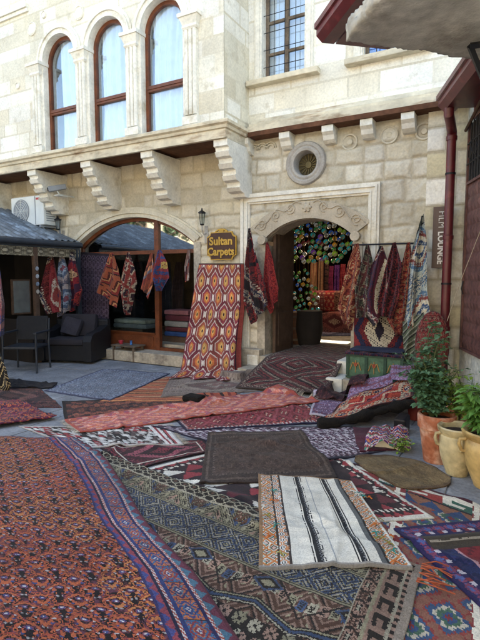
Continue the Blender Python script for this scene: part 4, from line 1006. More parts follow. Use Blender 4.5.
rw=ground_rug('white_kilim','white folded kilim with black stripes and orange diamond bands on top of the other rugs',[aZ(258,475,.03),aZ(351,481,.03),aZ(413,569,.03),aZ(257,567,.03)],worn(im,30,amt=.08,jit=.08),group=GG,res=.0072,seed=30,wr=.022,lift=.02,thick=.022,wob=.014,jt=.25)
rnd=random.Random(9); cl=[mat('yarn_teal',hx('3a8a84'),rough=1),mat('yarn_orange',hx('c06a30'),rough=1),mat('yarn_white',hx('c9c7c0'),rough=1),mat('yarn_olive',hx('8a8440'),rough=1)]
hm=smoothmap(0)
for i in range(22):
    if i<8: p=aZ(*( (270+rnd.uniform(-6,14)),490+i*9),.05)
    else: t=rnd.random(); p=aZ(362+t*42+rnd.uniform(-10,4),490+t*72,.05)
    b=mb(); z=float(hsample(HM_,np.array([p.x]),np.array([p.y]))[0])+.004
    for k in range(4):
        a=rnd.uniform(0,6.3); b.tube([(p.x,p.y,z),(p.x+.012*math.cos(a),p.y+.012*math.sin(a),z+.012),(p.x+.034*math.cos(a),p.y+.034*math.sin(a),z+.002)],.003,4)
    b.build('yarn_tuft',cl[i%4],rw)
# stone block with a knotted textile over it
b=mb(); a=aZ(368,450); c=aZ(404,452)
b.box(-1.14,-.86,4.50,4.74,-.01,.12,.03,rot=Matrix.Rotation(R(18),3,'Z')); sb=b.build('limestone_chunk',CARVW); tag(sb,'cream stone chunk under a zigzag woven cloth beside the pots','stone block'); hbox(-1.14,-.86,4.5,4.74,.13)
im=f_stripe(60,60,PAL('2c3a7a c4bcc0 8a3040 3f7a6a c0a8b0 6a3a70 b87040'),(3,2,3,2,2,3,2),along='u',jag=7)
cs=[aZ(371,421,.24),aZ(407,419,.24),aZ(411,444,.08),aZ(364,446,.06)]
def zcloth(X,Y,Z):
    nv,nu=X.shape; u=np.linspace(0,1,nu)[None,:]; v=np.linspace(0,1,nv)[:,None]
    return .175+.04*np.sin(u*8+v*2)*np.sin(v*4)+.015*np.sin(v*11+u*5)-.10*v**4+.012*np.sin(u*19)-.05*abs(2*u-1)**4
ground_rug('woven_cloth','blue white and pink zigzag woven cloth draped over the cream stone chunk',cs,worn(im,31),cat='cloth',res=.009,seed=31,zf=zcloth)

# ================================================================== THE STREET BEHIND THE CAMERA (seen in the glass)
def faces_building(name,label,x0,x1,y,h,seed):
    r=random.Random(seed); t=thing(name,label,'building',((x0+x1)/2,y,0))
    b=mb(); b.box(x0,x1,y-6,y,0,h); b.box(x0-.1,x1+.1,y-6,y+.12,h+.002,h+.25); w=b.build('wall',FAR,t)
    x=x0+1.2
    while x<x1-1.5:
        for z in (1.0,4.2,7.2):
            if z+1.6<h: b=mb(); b.box(x,x+1.0,y+.001,y+.03,z,z+1.6); f=b.build('window',WOODD,t); mb().box(x-.1,x+1.1,y+.001,y+.12,z-.12,z-.002).build('sill',CARVW,f)
        x+=r.uniform(2.2,3)
    return t
faces_building('street_building','sunlit limestone building across the street behind the camera',-14,9,-8.5,7.2,1)
faces_building('street_building','taller sunlit limestone building mirrored in the shop window',-40,-15,-11,8.6,2)
def leaves(name,m,centers,n,size,parent,seed,asp=.6):
    r=np.random.default_rng(seed); V=[];Fc=[]
    C=np.array([c[:3] for c in centers]); rad=np.array([c[3] for c in centers]); w=rad**2; w=w/w.sum()
    k=r.choice(len(C),n,p=w); d=r.normal(size=(n,3)); d/=np.linalg.norm(d,axis=1)[:,None]; p=C[k]+d*(rad[k]*r.random(n)**.4)[:,None]
    a=r.normal(size=(n,3)); a/=np.linalg.norm(a,axis=1)[:,None]; b=np.cross(a,r.normal(size=(n,3))); b/=np.linalg.norm(b,axis=1)[:,None]
    s=size*(.6+.8*r.random(n))[:,None]; a=a*s; b=b*s*asp; nn=np.cross(a,b)/s*.25
    V=np.stack([p-a,p-a*.1+b+nn,p+a,p-a*.1-b+nn],1).reshape(-1,3); Fc=np.arange(n*4).reshape(-1,4)
    return raw(name,V,Fc,m,parent)
for i,(x,y,h) in enumerate(((-13.5,-5.5,6.5),(-19,-6,7.5),(-26,-7,7))):
    t=thing('street_tree',['leafy tree standing beside the street behind the camera','tall leafy tree reflected in the shop window','farthest leafy tree along the street behind the camera'][i],'tree',(x,y,0))
    b=mb(); b.tube([(x,y,0),(x+.2,y,h*.35),(x-.1,y+.1,h*.6)],.18,8,.08); 
    for k in range(5): a=k*1.3; b.tube([(x,y,h*.4),(x+1.0*math.cos(a),y+1.0*math.sin(a),h*.75)],.06,6,.02)
    b.build('trunk',BARK,t)
    r=random.Random(i); cs=[(x+r.uniform(-1.5,1.5),y+r.uniform(-1.5,1.5),h*.75+r.uniform(-1.3,1.4),r.uniform(.6,1.1)) for _ in range(12)]
    leaves('crown',LEAFT,cs,5200,.11,t,i)

# ================================================================== RIGHT HAND BUILDING
RB=Vector((-.62,7.06,0)); RD=Vector((.353,-.9356,0)); RN=Vector((-.9356,-.353,0))
def rw_(s,z,o=0.): p=RB+RD*s+RN*o; return (p.x,p.y,z)
def rhit(x,y,o=0.):
    r=Vector(ray(x,y)); cam=Vector((0,0,EYE)); t=(RB+RN*o-cam).dot(RN)/r.dot(RN); p=cam+r*t; return (p-RB).dot(RD),p.z
rb=thing('right_building','whitewashed building on the right with red gutters and a crumbling concrete balcony slab','building',(.6,4,0))
def rbox(b,s0,s1,z0,z1,o0,o1):
    vs=[Vector(rw_(s,z,o)) for s in (s0,s1) for o in (o0,o1) for z in (z0,z1)]
    b.add(vs,[[0,1,3,2],[4,6,7,5],[0,4,5,1],[2,3,7,6],[0,2,6,4],[1,5,7,3]]); return b
# plaster wall with a wavy surface
s0,zb=rhit(460,347,.03); _,zt=rhit(462,150)
nu,nz=150,130; U=np.linspace(0,3.6,nu); Z=np.linspace(0,3.75,nz); uu,zz=np.meshgrid(U,Z); dd=-.012+(fbm(nz,nu,14,55,5)-.5)*.04
V=np.stack([RB.x+RD.x*uu+RN.x*dd,RB.y+RD.y*uu+RN.y*dd,zz],-1).reshape(-1,3); idx=np.arange(nu*nz).reshape(nz,nu)
raw('plaster_wall',V,np.stack([idx[:-1,:-1],idx[1:,:-1],idx[1:,1:],idx[:-1,1:]],-1).reshape(-1,4),PLAS,rb,smooth=True)
b=mb(); rbox(b,-.3,8.5,0,3.7,-2.5,-.06); rbox(b,3.6,8.5,0,3.7,-.06,.0); b.build('wall_core',PLAS,rb)
# shutter with pressed lozenges
W0,W1=s0,s0+1.25; Z0=.72; Z0=zb; ZM=rhit(467.5,186)[1]; ZT=ZM+.75
b=mb(); rbox(b,W0-.04,W0,Z0-.03,ZT,.0,.03); rbox(b,W0,W1,Z0-.03,Z0,.0,.03); rbox(b,W1,W1+.04,Z0-.03,ZT,.0,.03); rbox(b,W0,W1,ZM,ZM+.03,.0,.035)
sh=b.build('shutter_frame',SHUT,rb)
b=mb(); n1,n2=10,12; dw=(W1-W0)/n1; dh=(ZM-Z0)/n2
for i in range(n1):
    for j in range(n2):
        a=W0+i*dw; z=Z0+j*dh; vs=[rw_(a,z,.005),rw_(a+dw,z,.005),rw_(a+dw,z+dh,.005),rw_(a,z+dh,.005),rw_(a+dw/2,z+dh/2,.026)]
        b.add(vs,[[0,1,4],[1,2,4],[2,3,4],[3,0,4]])
b.build('shutter_panel',SHUT,sh)
b=mb(); rbox(b,W0,W1,ZM+.03,ZT,.0,.006); b.build('window_dark',DARK,sh)
b=mb()
for i in range(1,12): a=W0+(W1-W0)*i/12; b.tube([rw_(a,ZM+.03,.03),rw_(a,ZT,.03)],.009,6)
for z in (ZM+.25,ZM+.5): b.tube([rw_(W0,z,.035),rw_(W1,z,.035)],.009,6)
for i in range(6): a=W0+(W1-W0)*(i+.5)/6; b.tube([rw_(a+.07*math.cos(q),ZM+.38+.07*math.sin(q),.035) for q in [k*math.pi/6 for k in range(13)]],.006,5,cap=False)
b.build('window_grille',IRON,sh)
mb().tube([rw_(W0+.03,1.55,.03),rw_(W0+.03,1.45,.05),rw_(W0+.03,1.38,.03)],.008,6).build('shutter_latch',IRON,sh)
# dark bar above
b=mb(); p=rhit(462,118)
b.tube([rw_(.15,p[1]-.28,.06),rw_(1.2,p[1]+.05,.06)],.02,6); b.build('iron_rail',WOODD,rb)
# gutter: open moulded section along the eave
def gutter(nm,p0,p1,out,sc=1.,par=rb):
    p0,p1=Vector(p0),Vector(p1); d=(p1-p0).normalized(); o=Vector(out); up=Vector((0,0,1))
    sec=[(0,.0),(.0,.16),(.012,.16),(.012,.015),(.10,.012),(.15,.06),(.15,.12),(.17,.12),(.17,.15),(.185,.15),(.185,.105),(.165,.10),(.165,.05),(.11,-.002)]
    vs=[p+o*(a*sc)+up*(c*sc) for p in (p0,p1) for a,c in sec]; n=len(sec)
    b=mb(); b.add(vs,[[k,(k+1)%n,n+(k+1)%n,n+k] for k in range(n)]+[list(range(n)),[n+k for k in range(n)][::-1]]); return b.build(nm,RED,par)
g0=rhit(436,107,.47); gzz=g0[1]-.03
gutter('gutter',rw_(g0[0],gzz-.03,.24),rw_(3.4,gzz-.03,.24),RN,1.25)
b=mb(); rbox(b,g0[0]-.02,3.4,gzz+.19,gzz+.24,-.3,.26); rbox(b,g0[0]+.0,3.4,gzz+.0,gzz+.03,-.06,.235); rbox(b,g0[0]-.05,3.4,gzz-.12,gzz+.18,-.2,.015); b.build('eave_board',RED,rb)
# downpipe
pp=aY(452.5,118,6.84); pipe=thing('drainpipe','dark red painted drainpipe running down the building corner beside the brown sign','pipe',(pp.x,pp.y,0))
zt_=gzz-.02; t0=Vector(rw_(g0[0]+.10,zt_+.0,.34))
b=mb(); b.tube([t0,t0+Vector((0,0,-.08)),Vector((pp.x*.4+t0.x*.6,pp.y*.4+t0.y*.6,zt_-.12)),Vector((pp.x,pp.y,zt_-.2)),Vector((pp.x,pp.y,zt_-.30))],.06,14)
b.build('pipe_elbow',RED,pipe,smooth=True)
b=mb(); b.tube([(pp.x,pp.y,zt_-.29),(pp.x,pp.y,.05)],.057,16); b.build('pipe_run',RED,pipe,smooth=True)
for z in (zt_-.31,2.08,.9): mb().lathe([(.057,0),(.066,.0),(.068,.05),(.057,.06)],(pp.x,pp.y,z),18).build('pipe_collar',RED,pipe,smooth=True)
for z in (2.9,1.5): b=mb(); b.lathe([(.057,0),(.064,0),(.064,.025),(.057,.025)],(pp.x,pp.y,z),18); b.box(pp.x-.02,pp.x+.02,pp.y+.05,pp.y+.2,z,z+.02); b.build('pipe_clamp',IRON,pipe)
# upper gutter end, seen above the slab
u0=aZ(334,44,4.05); u1=aZ(374,-4,4.05)
ug=thing('upper_gutter','oxblood red eave gutter end jutting out over the street above the slab','gutter',tuple(u0))
dv=(u1-u0).normalized(); ov=Vector((-dv.y,dv.x,0)); ov=ov if ov.x<0 else -ov
gutter('gutter_trough',u0,u0+dv*2.2,ov,1.2,ug)
b=mb(); q0=u0-ov*.02; vs=[q0,q0+dv*2.2,q0+dv*2.2-ov*.6,q0-ov*.6]; b.prism([(v.x,v.y,u0.z+.0) for v in vs],(0,0,.03)); b.prism([(v.x,v.y,u0.z+.17) for v in vs],(0,0,.05))
b.build('eave_soffit',RED,ug)
# crumbling slab
sl=[(-1.09,3.385),(-1.0,3.50),(-.90,3.60),(-.79,3.71),(-.62,3.88),(-.41,4.05),(-.2,4.24),(.30,4.62),(1.0,4.5),(1.6,2.4),(1.2,1.9),(-.35,2.25),(-.70,2.9)]
from mathutils import noise
def inpoly(x,y,P):
    c=False; n=len(P)
    for i in range(n):
        (x1,y1),(x2,y2)=P[i],P[(i+1)%n]
        if (y1>y)!=(y2>y) and x<(x2-x1)*(y-y1)/(y2-y1)+x1: c=not c
    return c
bm=bmesh.new(); G={}; st_=.035
def gv(i,j):
    if (i,j) not in G: G[(i,j)]=bm.verts.new((-1.2+i*st_,1.8+j*st_,3.2))
    return G[(i,j)]
for i in range(85):
    for j in range(84):
        x,y=-1.2+(i+.5)*st_,1.8+(j+.5)*st_; n_=noise.noise(Vector((x*7,y*7,0)))*.02
        if inpoly(x+n_,y+n_,sl): bm.faces.new([gv(i,j),gv(i+1,j),gv(i+1,j+1),gv(i,j+1)])
bd_=[v for v in bm.verts if v.is_boundary]
for _ in range(2): bmesh.ops.smooth_vert(bm,verts=bd_,factor=.5,use_axis_x=True,use_axis_y=True)
bset=[Vector((v.co.x,v.co.y)) for v in bd_]
ex=bmesh.ops.extrude_face_region(bm,geom=bm.faces[:])
for e in ex['geom']:
    if isinstance(e,bmesh.types.BMVert): e.co.z+=.12
bmesh.ops.subdivide_edges(bm,edges=[e for e in bm.edges if abs(e.verts[0].co.z-e.verts[1].co.z)>.08],cuts=4)
bm.verts.ensure_lookup_table()
for v in bm.verts:
    p=v.co.copy(); dmin=min((q-Vector((p.x,p.y))).length for q in bset) if p.y>2.6 else 1
    k=max(0,1-dmin/.10)
    v.co+=Vector((noise.noise(p*16)*.02,noise.noise(p*16+Vector((5,0,0)))*.02,noise.noise(p*18+Vector((0,7,0)))*.014))*k
    v.co.z+=noise.noise(p*2.5)*.012+noise.noise(p*9)*.002+(k*k*.02*(.6+noise.noise(p*8)) if p.z<3.25 else 0)
bmesh.ops.recalc_face_normals(bm,faces=bm.faces[:])
me=bpy.data.meshes.new('concrete_slab'); bm.to_mesh(me); bm.free(); me.materials.append(CONC); so_=bpy.data.objects.new('concrete_slab',me); col.objects.link(so_); so_.parent=rb; so_.location=-Vector(rb.location)
me.polygons.foreach_set('use_smooth',[True]*len(me.polygons))
# steel angle bracket under the slab
b=mb(); a=rhit(470,60,.1); c0=Vector(aZ(470,46,3.15)); c1=Vector(rw_(1.9,2.55,.05)); b.tube([c0,c1],.022,4); b.tube([c0,c0+Vector((.5,.1,.0))],.022,4); b.build('steel_bracket',IRON,rb)
# thin string
b=mb(); b.tube([rw_(1.3,2.3,.12),rw_(.75,1.6,.2),(pp.x+.06,pp.y-.3,1.05)],.004,5); tag(b.build('string',FRINGE),'thin pale string stretched from the grille down toward the climbing plant','string')

# ================================================================== SIGNS, LANTERNS, CAMERA, AC
def text(name,s,size,m,parent,M4,ext=.004,off=0.,sp=1.,ax=1.):
    cu=bpy.data.curves.new(name,'FONT'); cu.body=s; cu.size=size; cu.extrude=ext; cu.offset=off; cu.space_character=sp; cu.align_x='CENTER'; cu.align_y='CENTER'; cu.resolution_u=3
    to=bpy.data.objects.new('tmp',cu); col.objects.link(to); dg=bpy.context.evaluated_depsgraph_get(); me=bpy.data.meshes.new_from_object(to.evaluated_get(dg)); bpy.data.objects.remove(to)
    me.transform(Matrix.Diagonal((ax,1,1,1))); me.transform(M4); me.transform(Matrix.Translation(-worg(parent))); me.name=name; me.materials.clear(); me.materials.append(m)
    o=bpy.data.objects.new(name,me); col.objects.link(o); o.parent=parent; return o
XZ=lambda x,y,z:Matrix.Translation((x,y,z))@Matrix.Rotation(R(90),4,'X')
c=aY(222.5,246,FY-.06); sg=thing('shop_sign','brown shop sign with scalloped gilt edge and gold lettering above the tall hexagon rug','sign',(c.x,FY-.06,c.z))
w,h=.29,.235
def scal(w,h,y,n=.07):
    pts=[]
    for (sx,sz) in ((1,1),(-1,1),(-1,-1),(1,-1)):
        cx,cz=sx*w,sz*h; seq=[R(a) for a in range(0,91,15)]
        arc=[(cx-sx*n*math.cos(t),cz-sz*n*math.sin(t)) for t in seq]
        if sx*sz<0: arc=arc[::-1]
        pts+=arc[::-1] if False else [(cx-sx*n*math.sin(t),cz-sz*n*math.cos(t)) for t in (seq if sx*sz<0 else seq[::-1])][::-1]
    return [(c.x+a,y,c.z+b_) for a,b_ in pts]
b=mb(); b.prism(scal(w,h,FY-.10,.075),(0,.03,0)); b.lathe([(0,.03),(.045,.03),(.05,0)],(c.x,FY-.075,c.z+h+.01),14,'y'); b.tube([(c.x-.12,FY-.09,c.z+h),(c.x-.06,FY-.09,c.z+h+.035),(c.x,FY-.09,c.z+h+.04),(c.x+.06,FY-.09,c.z+h+.035),(c.x+.12,FY-.09,c.z+h)],.018,6); b.build('gilt_rim',GOLD,sg)
b=mb(); b.prism(scal(w-.018,h-.018,FY-.112,.075),(0,.012,0)); b.build('sign_board',SIGNB,sg)
text('lettering','Sultan',.185,GOLD,sg,XZ(c.x,FY-.118,c.z+.075),.004,.006,1.0,1.02)
text('lettering','Carpets',.18,GOLD,sg,XZ(c.x,FY-.118,c.z-.10),.004,.006,.98,.93)
a0=aY(433.5,207,6.96); a1=aY(448.5,268,6.96)
s2=thing('wall_sign','tall narrow taupe sign with vertical white FILM LOUNGE lettering','sign',(a0.x,6.96,a1.z))
mb().box(a0.x,a1.x+.02,6.955,6.985,a1.z,a0.z,.004).build('sign_panel',SIGNF,s2)
Hh=a0.z-a1.z; cx=(a0.x+a1.x+.0)/2; RV=lambda z:Matrix.Translation((cx,6.95,z))@Matrix.Rotation(R(90),4,'X')@Matrix.Rotation(R(-90),4,'Z')
text('lettering','FILM',.118,WHITEP,s2,RV(a0.z-.06-.11),.002,-.0012,1.05,.92); text('lettering','LOUNGE',.112,WHITEP,s2,RV(a0.z-.06-.245-.235),.003,.0035,1.0,.95)
def lantern(px,py,lab,sc=1.):
    p=aY(px,py,FY-.16); t=thing('wall_lantern',lab,'lantern',(p.x,p.y,p.z)); x,y,z=p
    b=mb(); b.lathe([(.0,.17),(.012,.16),(.015,.13),(.07,.095),(.075,.08),(.055,.08),(.05,.085),(0,.085)],(x,y,z),6); b.lathe([(.0,-.13),(.035,-.12),(.042,-.10),(.03,-.10)],(x,y,z),6)
    for k in range(6):
        a=k*math.pi/3; b.tube([(x+.055*math.cos(a),y+.055*math.sin(a),z+.085),(x+.034*math.cos(a),y+.034*math.sin(a),z-.11)],.005,4)
    b.build('lantern_frame',IRON,t)
    mb().lathe([(.05,.08),(.031,-.105)],(x,y,z),6).build('lantern_glass',GLASS,t)
    b=mb(); b.tube([(x,y,z-.12),(x,y,z-.2),(x,y+.04,z-.27),(x,y+.13,z-.25)],.011,6); b.lathe([(0,.02),(.05,.02),(.055,0)],(x,FY-.02,z-.27),12,'y'); b.box(x-.035,x+.035,FY-.035,FY-.02,z-.42,z-.12,.008); b.build('lantern_bracket',CARVG,t)
lantern(202,218,'black iron wall lantern between the shop window arch and the brown shop sign'); lantern(58,224,'black wall lantern beside the air conditioner')
p=aY(57,188,6.72); t=thing('security_camera','white box security camera on the wall under the bay beside a corbel','camera',tuple(p)); x,y,z=p
rt=Matrix.Rotation(R(-35),3,'Z')@Matrix.Rotation(R(14),3,'X')
mb().box(x-.055,x+.055,y-.17,y+.17,z-.05,z+.05,.012,rot=rt).build('camera_housing',GREYM,t); 
d=rt@Vector((0,-.172,0)); mb().tube([Vector((x,y,z))+d*1.0,Vector((x,y,z))+d*1.06],.036,14).build('camera_lens',IRON,t)
b=mb(); b.tube([(x,y,z-.05),(x,y+.05,z-.12),(x,FY-.01,z-.12)],.015,7); b.box(x-.07,x+.05,y-.02,y+.22,z-.15,z-.13,.004); b.build('camera_arm',WHITEM,t)
a=aY(11,203,6.74); c=aY(44,222,6.74); x0,x1,z0,z1=a.x,c.x,c.z-.05,a.z+.02
z1=z0+.60
t=thing('air_conditioner','white outdoor air conditioner unit on a wall bracket above the tin roof','air conditioner',((x0+x1)/2,6.9,z0))
mb().box(x0,x1,6.74,7.06,z0,z1,.02).build('casing',WHITEM,t)
fx=x0+.33; fz=(z0+z1)/2
mb().lathe([(0,.01),(.25,.01),(.25,.0)],(fx,6.738,fz),28,'y').build('fan_hub',GREYM,t)
b=mb()
for k in range(5): b.tube([(fx+(.05+.045*k)*math.cos(q),6.722,fz+(.05+.045*k)*math.sin(q)) for q in [i*math.pi/12 for i in range(25)]],.005,4,cap=False)
for k in range(8): q=k*math.pi/4; b.tube([(fx,6.72,fz),(fx+.24*math.cos(q),6.72,fz+.24*math.sin(q))],.005,4)
b.build('fan_grille',WHITEM,t)
b=mb()
for k in range(10): z=z0+.08+k*.045; b.box(x1-.001,x1+.006,6.8,7.02,z,z+.02)
b.box(x1-.26,x1-.245,6.732,6.742,z0+.02,z1-.02); b.build('side_louvre',GREYM,t)
mb().box(x1-.22,x1-.06,6.733,6.741,z1-.09,z1-.05).build('red_badge',mat('red_badge_paint',hx('b8262c'),rough=.4),t)
b=mb(); 
for xx in (x0+.15,x1-.12): b.box(xx,xx+.04,6.72,7.14,z0-.045,z0-.003); b.tube([(xx+.02,6.76,z0-.03),(xx+.02,7.13,z0-.28)],.014,6)
b.tube([(x1+.0,7.0,z0+.12),(x1+.09,7.02,z0+.1),(x1+.11,7.05,z0-.2),(x1-.1,7.08,z0-.25)],.02,7); b.build('wall_bracket',GREYM,t)

# ================================================================== KIOSK AT LEFT
kx=-7.70; kt=thing('market_kiosk','small open shop kiosk with blue grey tin roof and gutter at the left edge','kiosk',(-9,5.5,0))
nu,nv=90,14; V=[]; Fc=[]
yy=np.linspace(2.6,7.04,nu*2); tt=np.linspace(0,1,nv); Y_,T_=np.meshgrid(yy,tt); Xr=kx-.02-T_*2.05; Zr=2.30+T_*.79+.018*np.sin(Y_*42)+.01*np.sin(T_*9+Y_*3)
V=np.stack([Xr.ravel(),Y_.ravel(),Zr.ravel()],1); idx=np.arange(nu*2*nv).reshape(nv,nu*2); Q=np.stack([idx[:-1,:-1],idx[:-1,1:],idx[1:,1:],idx[1:,:-1]],-1).reshape(-1,4)
Q2=Q[:,::-1]+len(V); V=np.concatenate([V,V-np.array([0,0,.03])]); raw('tin_roof',V,np.concatenate([Q,Q2]),TIN,kt,smooth=True)
b=mb(); b.tube([(kx+.05,2.6,2.235),(kx+.05,7.02,2.235)],.055,12); b.box(kx-.01,kx+.02,2.6,7.02,2.15,2.30); b.build('gutter',GUT,kt,smooth=True)
im=f_tiles(60,40,PAL('6a624e 8a8068 544c3c 9a9078'),14,14,111,2)
nvv,nuu=14,240; yy=np.linspace(2.8,6.98,nuu+1); zz=np.linspace(2.15,1.99,nvv+1); Yg,Zg=np.meshgrid(yy,zz); Xg=kx+.01+.012*np.sin(Yg*19)+.006*np.sin(Yg*47)
P=np.stack([Xg,Yg,Zg],-1); yi=np.arange(nuu); C=np.tile(worn(f_tiles(240,14,PAL('6a624e 8a8068 544c3c 9a9078'),14,14,111,2),3),(1,1,1))
cloth('patterned_valance',P,C,kt,.004)
b=mb(); 
b.box(kx-.05,kx+.02,5.93,6.02,0,2.15,.006); b.build('post',WOODD,kt)
b=mb(); b.box(kx-.05,kx+.02,6.93,7.03,0,2.15,.006); b.build('post',GUT,kt)
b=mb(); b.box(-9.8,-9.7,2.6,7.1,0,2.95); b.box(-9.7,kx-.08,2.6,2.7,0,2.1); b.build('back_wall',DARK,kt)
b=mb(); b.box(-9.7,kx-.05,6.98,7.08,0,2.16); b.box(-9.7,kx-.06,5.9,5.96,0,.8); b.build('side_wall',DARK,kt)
# things hanging and standing in the kiosk
a=aX(13,281,-8.3); c=aX(30,312,-8.3)
t=thing('mirror','framed pale mirror inside the kiosk behind the dark chair','mirror',(-8.3,(a.y+c.y)/2,c.z))
mb().box(-8.34,-8.30,a.y-.03,c.y+.03,c.z-.03,a.z+.03).build('mirror_frame',WOODD,t); mb().box(-8.30,-8.292,a.y,c.y,c.z,a.z).build('mirror_glass',mat('cloudy_mirror',hx('9aa6a4'),rough=.25,metal=.6,var=.2),t)
t=thing('charm_string','string of pale round charms hanging from the kiosk post','ornament',tuple(aX(36.5,262,kx+.08))); 
q=aX(36.5,262,kx+.08); b=mb(); b.tube([q,q-Vector((0,0,.62))],.003,4); b.build('cord',IRON,t)
for k in range(4): b=mb(); b.lathe([(0,.012),(.035,.01),(.04,0),(.035,-.01),(0,-.012)],(q.x+.01,q.y,q.z-.12-k*.14),14,'y'); b.build('charm',mat('pale_charm_%s'%'abcd'[k],hx(['8a94a0','a0a8b0','78889c','a8a49c'][k]),rough=.4) ,t)

# ================================================================== HANGING RUGS AND CLOTHS
Gk='small rugs hanging along the kiosk and shop front'
def pat(kind,seed,cols_,**k):
    f={'t':lambda:f_tiles(150,220,PAL(cols_),k.get('tw',16),k.get('tw',16),seed,2),'d':lambda:f_diam(150,220,PAL(cols_),cw=k.get('cw',50),ch=k.get('ch',60),step=2,seed=seed,thick=k.get('th',1.)),
       'f':lambda:f_field(150,220,PAL(cols_),seed=seed,tw=12,mcols=PAL(k['mc']),scale=k.get('sc',1.),nmed=k.get('nm',1),cross=k.get('cross',False)),'h':lambda:f_hex(150,220,PAL(cols_),cw=k.get('cw',28),ch=k.get('ch',40),seed=seed),
       's':lambda:f_stripe(150,220,PAL(cols_),k['ws'],along=k.get('al','u'),jag=k.get('jag',0))}[kind]()
    if 'bd' in k: f=border(f,k['bd'])
    return worn(f,seed,jit=.15)
BDR=[(5,'solid',PAL('2a1c20')),(12,'tile',PAL('5a2024 a89a84 2c3048')),(3,'dots',PAL('b5a690 5a2024'))]
hang('hanging_rug','crimson small rug with cream diamond hanging under the kiosk gutter above the armchair',[(51,252),(48,272),(44,297),(50,314)],[(53,252),(58,272),(64,290),(65,311)],6.55,pat('f',201,'6a2026 8a3a34 4c2026 7a2a2a',mc='2a3050 8c3a34 b8a894 7a2228 8a2c30',sc=.7,bd=BDR),rot=.25,group=Gk,seed=1,folds=2,pv=(0,1))
hang('hanging_rug','blue grey and pink small rug hanging second from the left under the kiosk gutter',[(61,253),(60,280),(60,300),(62,317)],[(63,253),(70,275),(73,295),(72,309)],6.68,pat('f',202,'4a5260 6a5a62 3a404c 7a6a70',mc='7a3c44 8a94a0 4c5668 9a8a84',nm=3,sc=.9),rot=.1,group=Gk,seed=2,folds=2)
hang('hanging_rug','bright red small rug with dark border hanging under the kiosk gutter beside the blue one',[(72,252),(70,275),(72,295),(73,313)],[(74,252),(80,270),(86,290),(82,302)],6.80,pat('f',203,'8a2024 a83a30 5a1a20 9a2c2a',mc='b08a60 7a1c22 3a2030',nm=2,bd=BDR),rot=-.15,group=Gk,seed=3,folds=2)
hang('hanging_rug','orange and brown zigzag rug hanging left of the cream one in the shop',[(111.5,253),(105,273),(98.5,290)],[(113,253),(118,268),(121.5,284),(118,308)],6.95,pat('s',204,'94482a 4a2420 a87444 7a2a24 302424 8c4a2c',ws=(9,5,4,8,4,6),jag=14),rot=.7,group=Gk,seed=4,folds=1.5,amp=.04)
hang('hanging_rug','cream red and brown patterned rug hanging in the shop window beside the orange one',[(128,252),(124,270),(121,291),(127,314)],[(129.5,252),(135,268),(137,283),(130,315)],6.95,pat('d',205,'8c8070 5c2624 30222a a09078 7a302a',cw=34,ch=40),rot=.5,group=Gk,seed=5,folds=2)
hang('hanging_rug','orange brown rug with dark stripes hanging left of the wooden mullion',[(151,253),(147,268),(143.5,287)],[(153,253),(156,270),(156,284),(151,299)],6.92,pat('s',206,'9a4a30 5a3028 b87a50 6a6a78 8a3a2c',ws=(12,5,5,4,9)),rot=1.0,group=Gk,seed=6,folds=1.5)
hang('hanging_rug','blue rug with yellow and red shapes hanging in front of the wooden mullion',[(159,250),(156.5,266),(156,278),(161,291)],[(161,250),(167,262),(170,277),(163,291)],6.90,pat('f',207,'2a4070 7a2c30 2c3c60 34507a',mc='a88c40 7a2c30 28406c 7a2c30',nm=3,sc=.8),rot=.4,group=Gk,seed=7,folds=1.5)
hang('hanging_rug','small pale striped rug end hanging at the right side of the shop window',[(189,250),(187.5,265),(187,282)],[(190.5,250),(191.5,265),(191.5,280)],6.92,pat('s',208,'8a6a60 b0a49a 5a3a44 a0503c',ws=(5,4,6,3)),rot=1.2,group=Gk,seed=8,folds=1)
hang('hanging_rug','dark purple grey rug filling the left bay of the shop window',[(81,252),(81,320)],[(109,254),(109,322)],7.22,pat('t',209,'2e2630 4a3a46 58485a 3a2c38',tw=18,bd=[(5,'solid',PAL('2a2228')),(10,'zig',PAL('3a3040 5a4a5a 2a2228'))]),group=Gk,seed=9,folds=1.2,amp=.012)
# tall hexagon rug leaning from the wall to the ground
im=f_hex(150,250,PAL('cabdae 6e3038 7a3c34 8a3a44 984c38 c06a2c b88238 2a2024 c89a50'),cw=38,ch=66,seed=5)
im=border(im,[(2,'solid',PAL('6a3038'))]); im[:,-11:]=worn(im,3)[:,-11:]*.0+hx('7a3028'); im[:,-11:-9]=hx('3a2028')
im=worn(im,210,amt=.14)
T0=aY(199,264,7.02); T1=aY(244,264,7.02); B0=aZ(170,378,.03); B1=aZ(238,381,.03)
nv,nu=260,150; P=np.zeros((nv+1,nu+1,3))
midL=[T0,aY(193,300,6.86),aY(185,340,6.62),aZ(183,369,.12),B0]; midR=[T1,aY(244,300,6.95),aY(241.5,340,6.85),aZ(239,372,.12),B1]
def rsp(W,n):
    a=np.array(W); d=np.r_[0,np.cumsum(np.linalg.norm(np.diff(a,axis=0),axis=1))]; t=np.linspace(0,d[-1],n); return np.stack([np.interp(t,d,a[:,k]) for k in range(3)],1)
LL,RR=rsp(midL,nv+1),rsp(midR,nv+1); s=np.linspace(0,1,nu+1)[None,:]; t=np.linspace(0,1,nv+1)[:,None]
P=LL[:,None,:]*(1-s[...,None])+RR[:,None,:]*s[...,None]
fo=.05*t**1.5*(np.sin(s*5.2*math.pi+1.2*t)+.4*np.sin(s*11*math.pi+t*3))+.012*np.sin(s*9+t*7)
P[...,1]-=fo*1.7+.03*t*np.sin(t*9+s*3); P[...,0]+=.025*t*np.cos(s*5.2*math.pi)
P[...,2]=np.maximum(P[...,2],.03+.02*np.sin(s*17)*t)
uc,vc=np.meshgrid((np.arange(nu)+.5)/nu,(np.arange(nv)+.5)/nv)
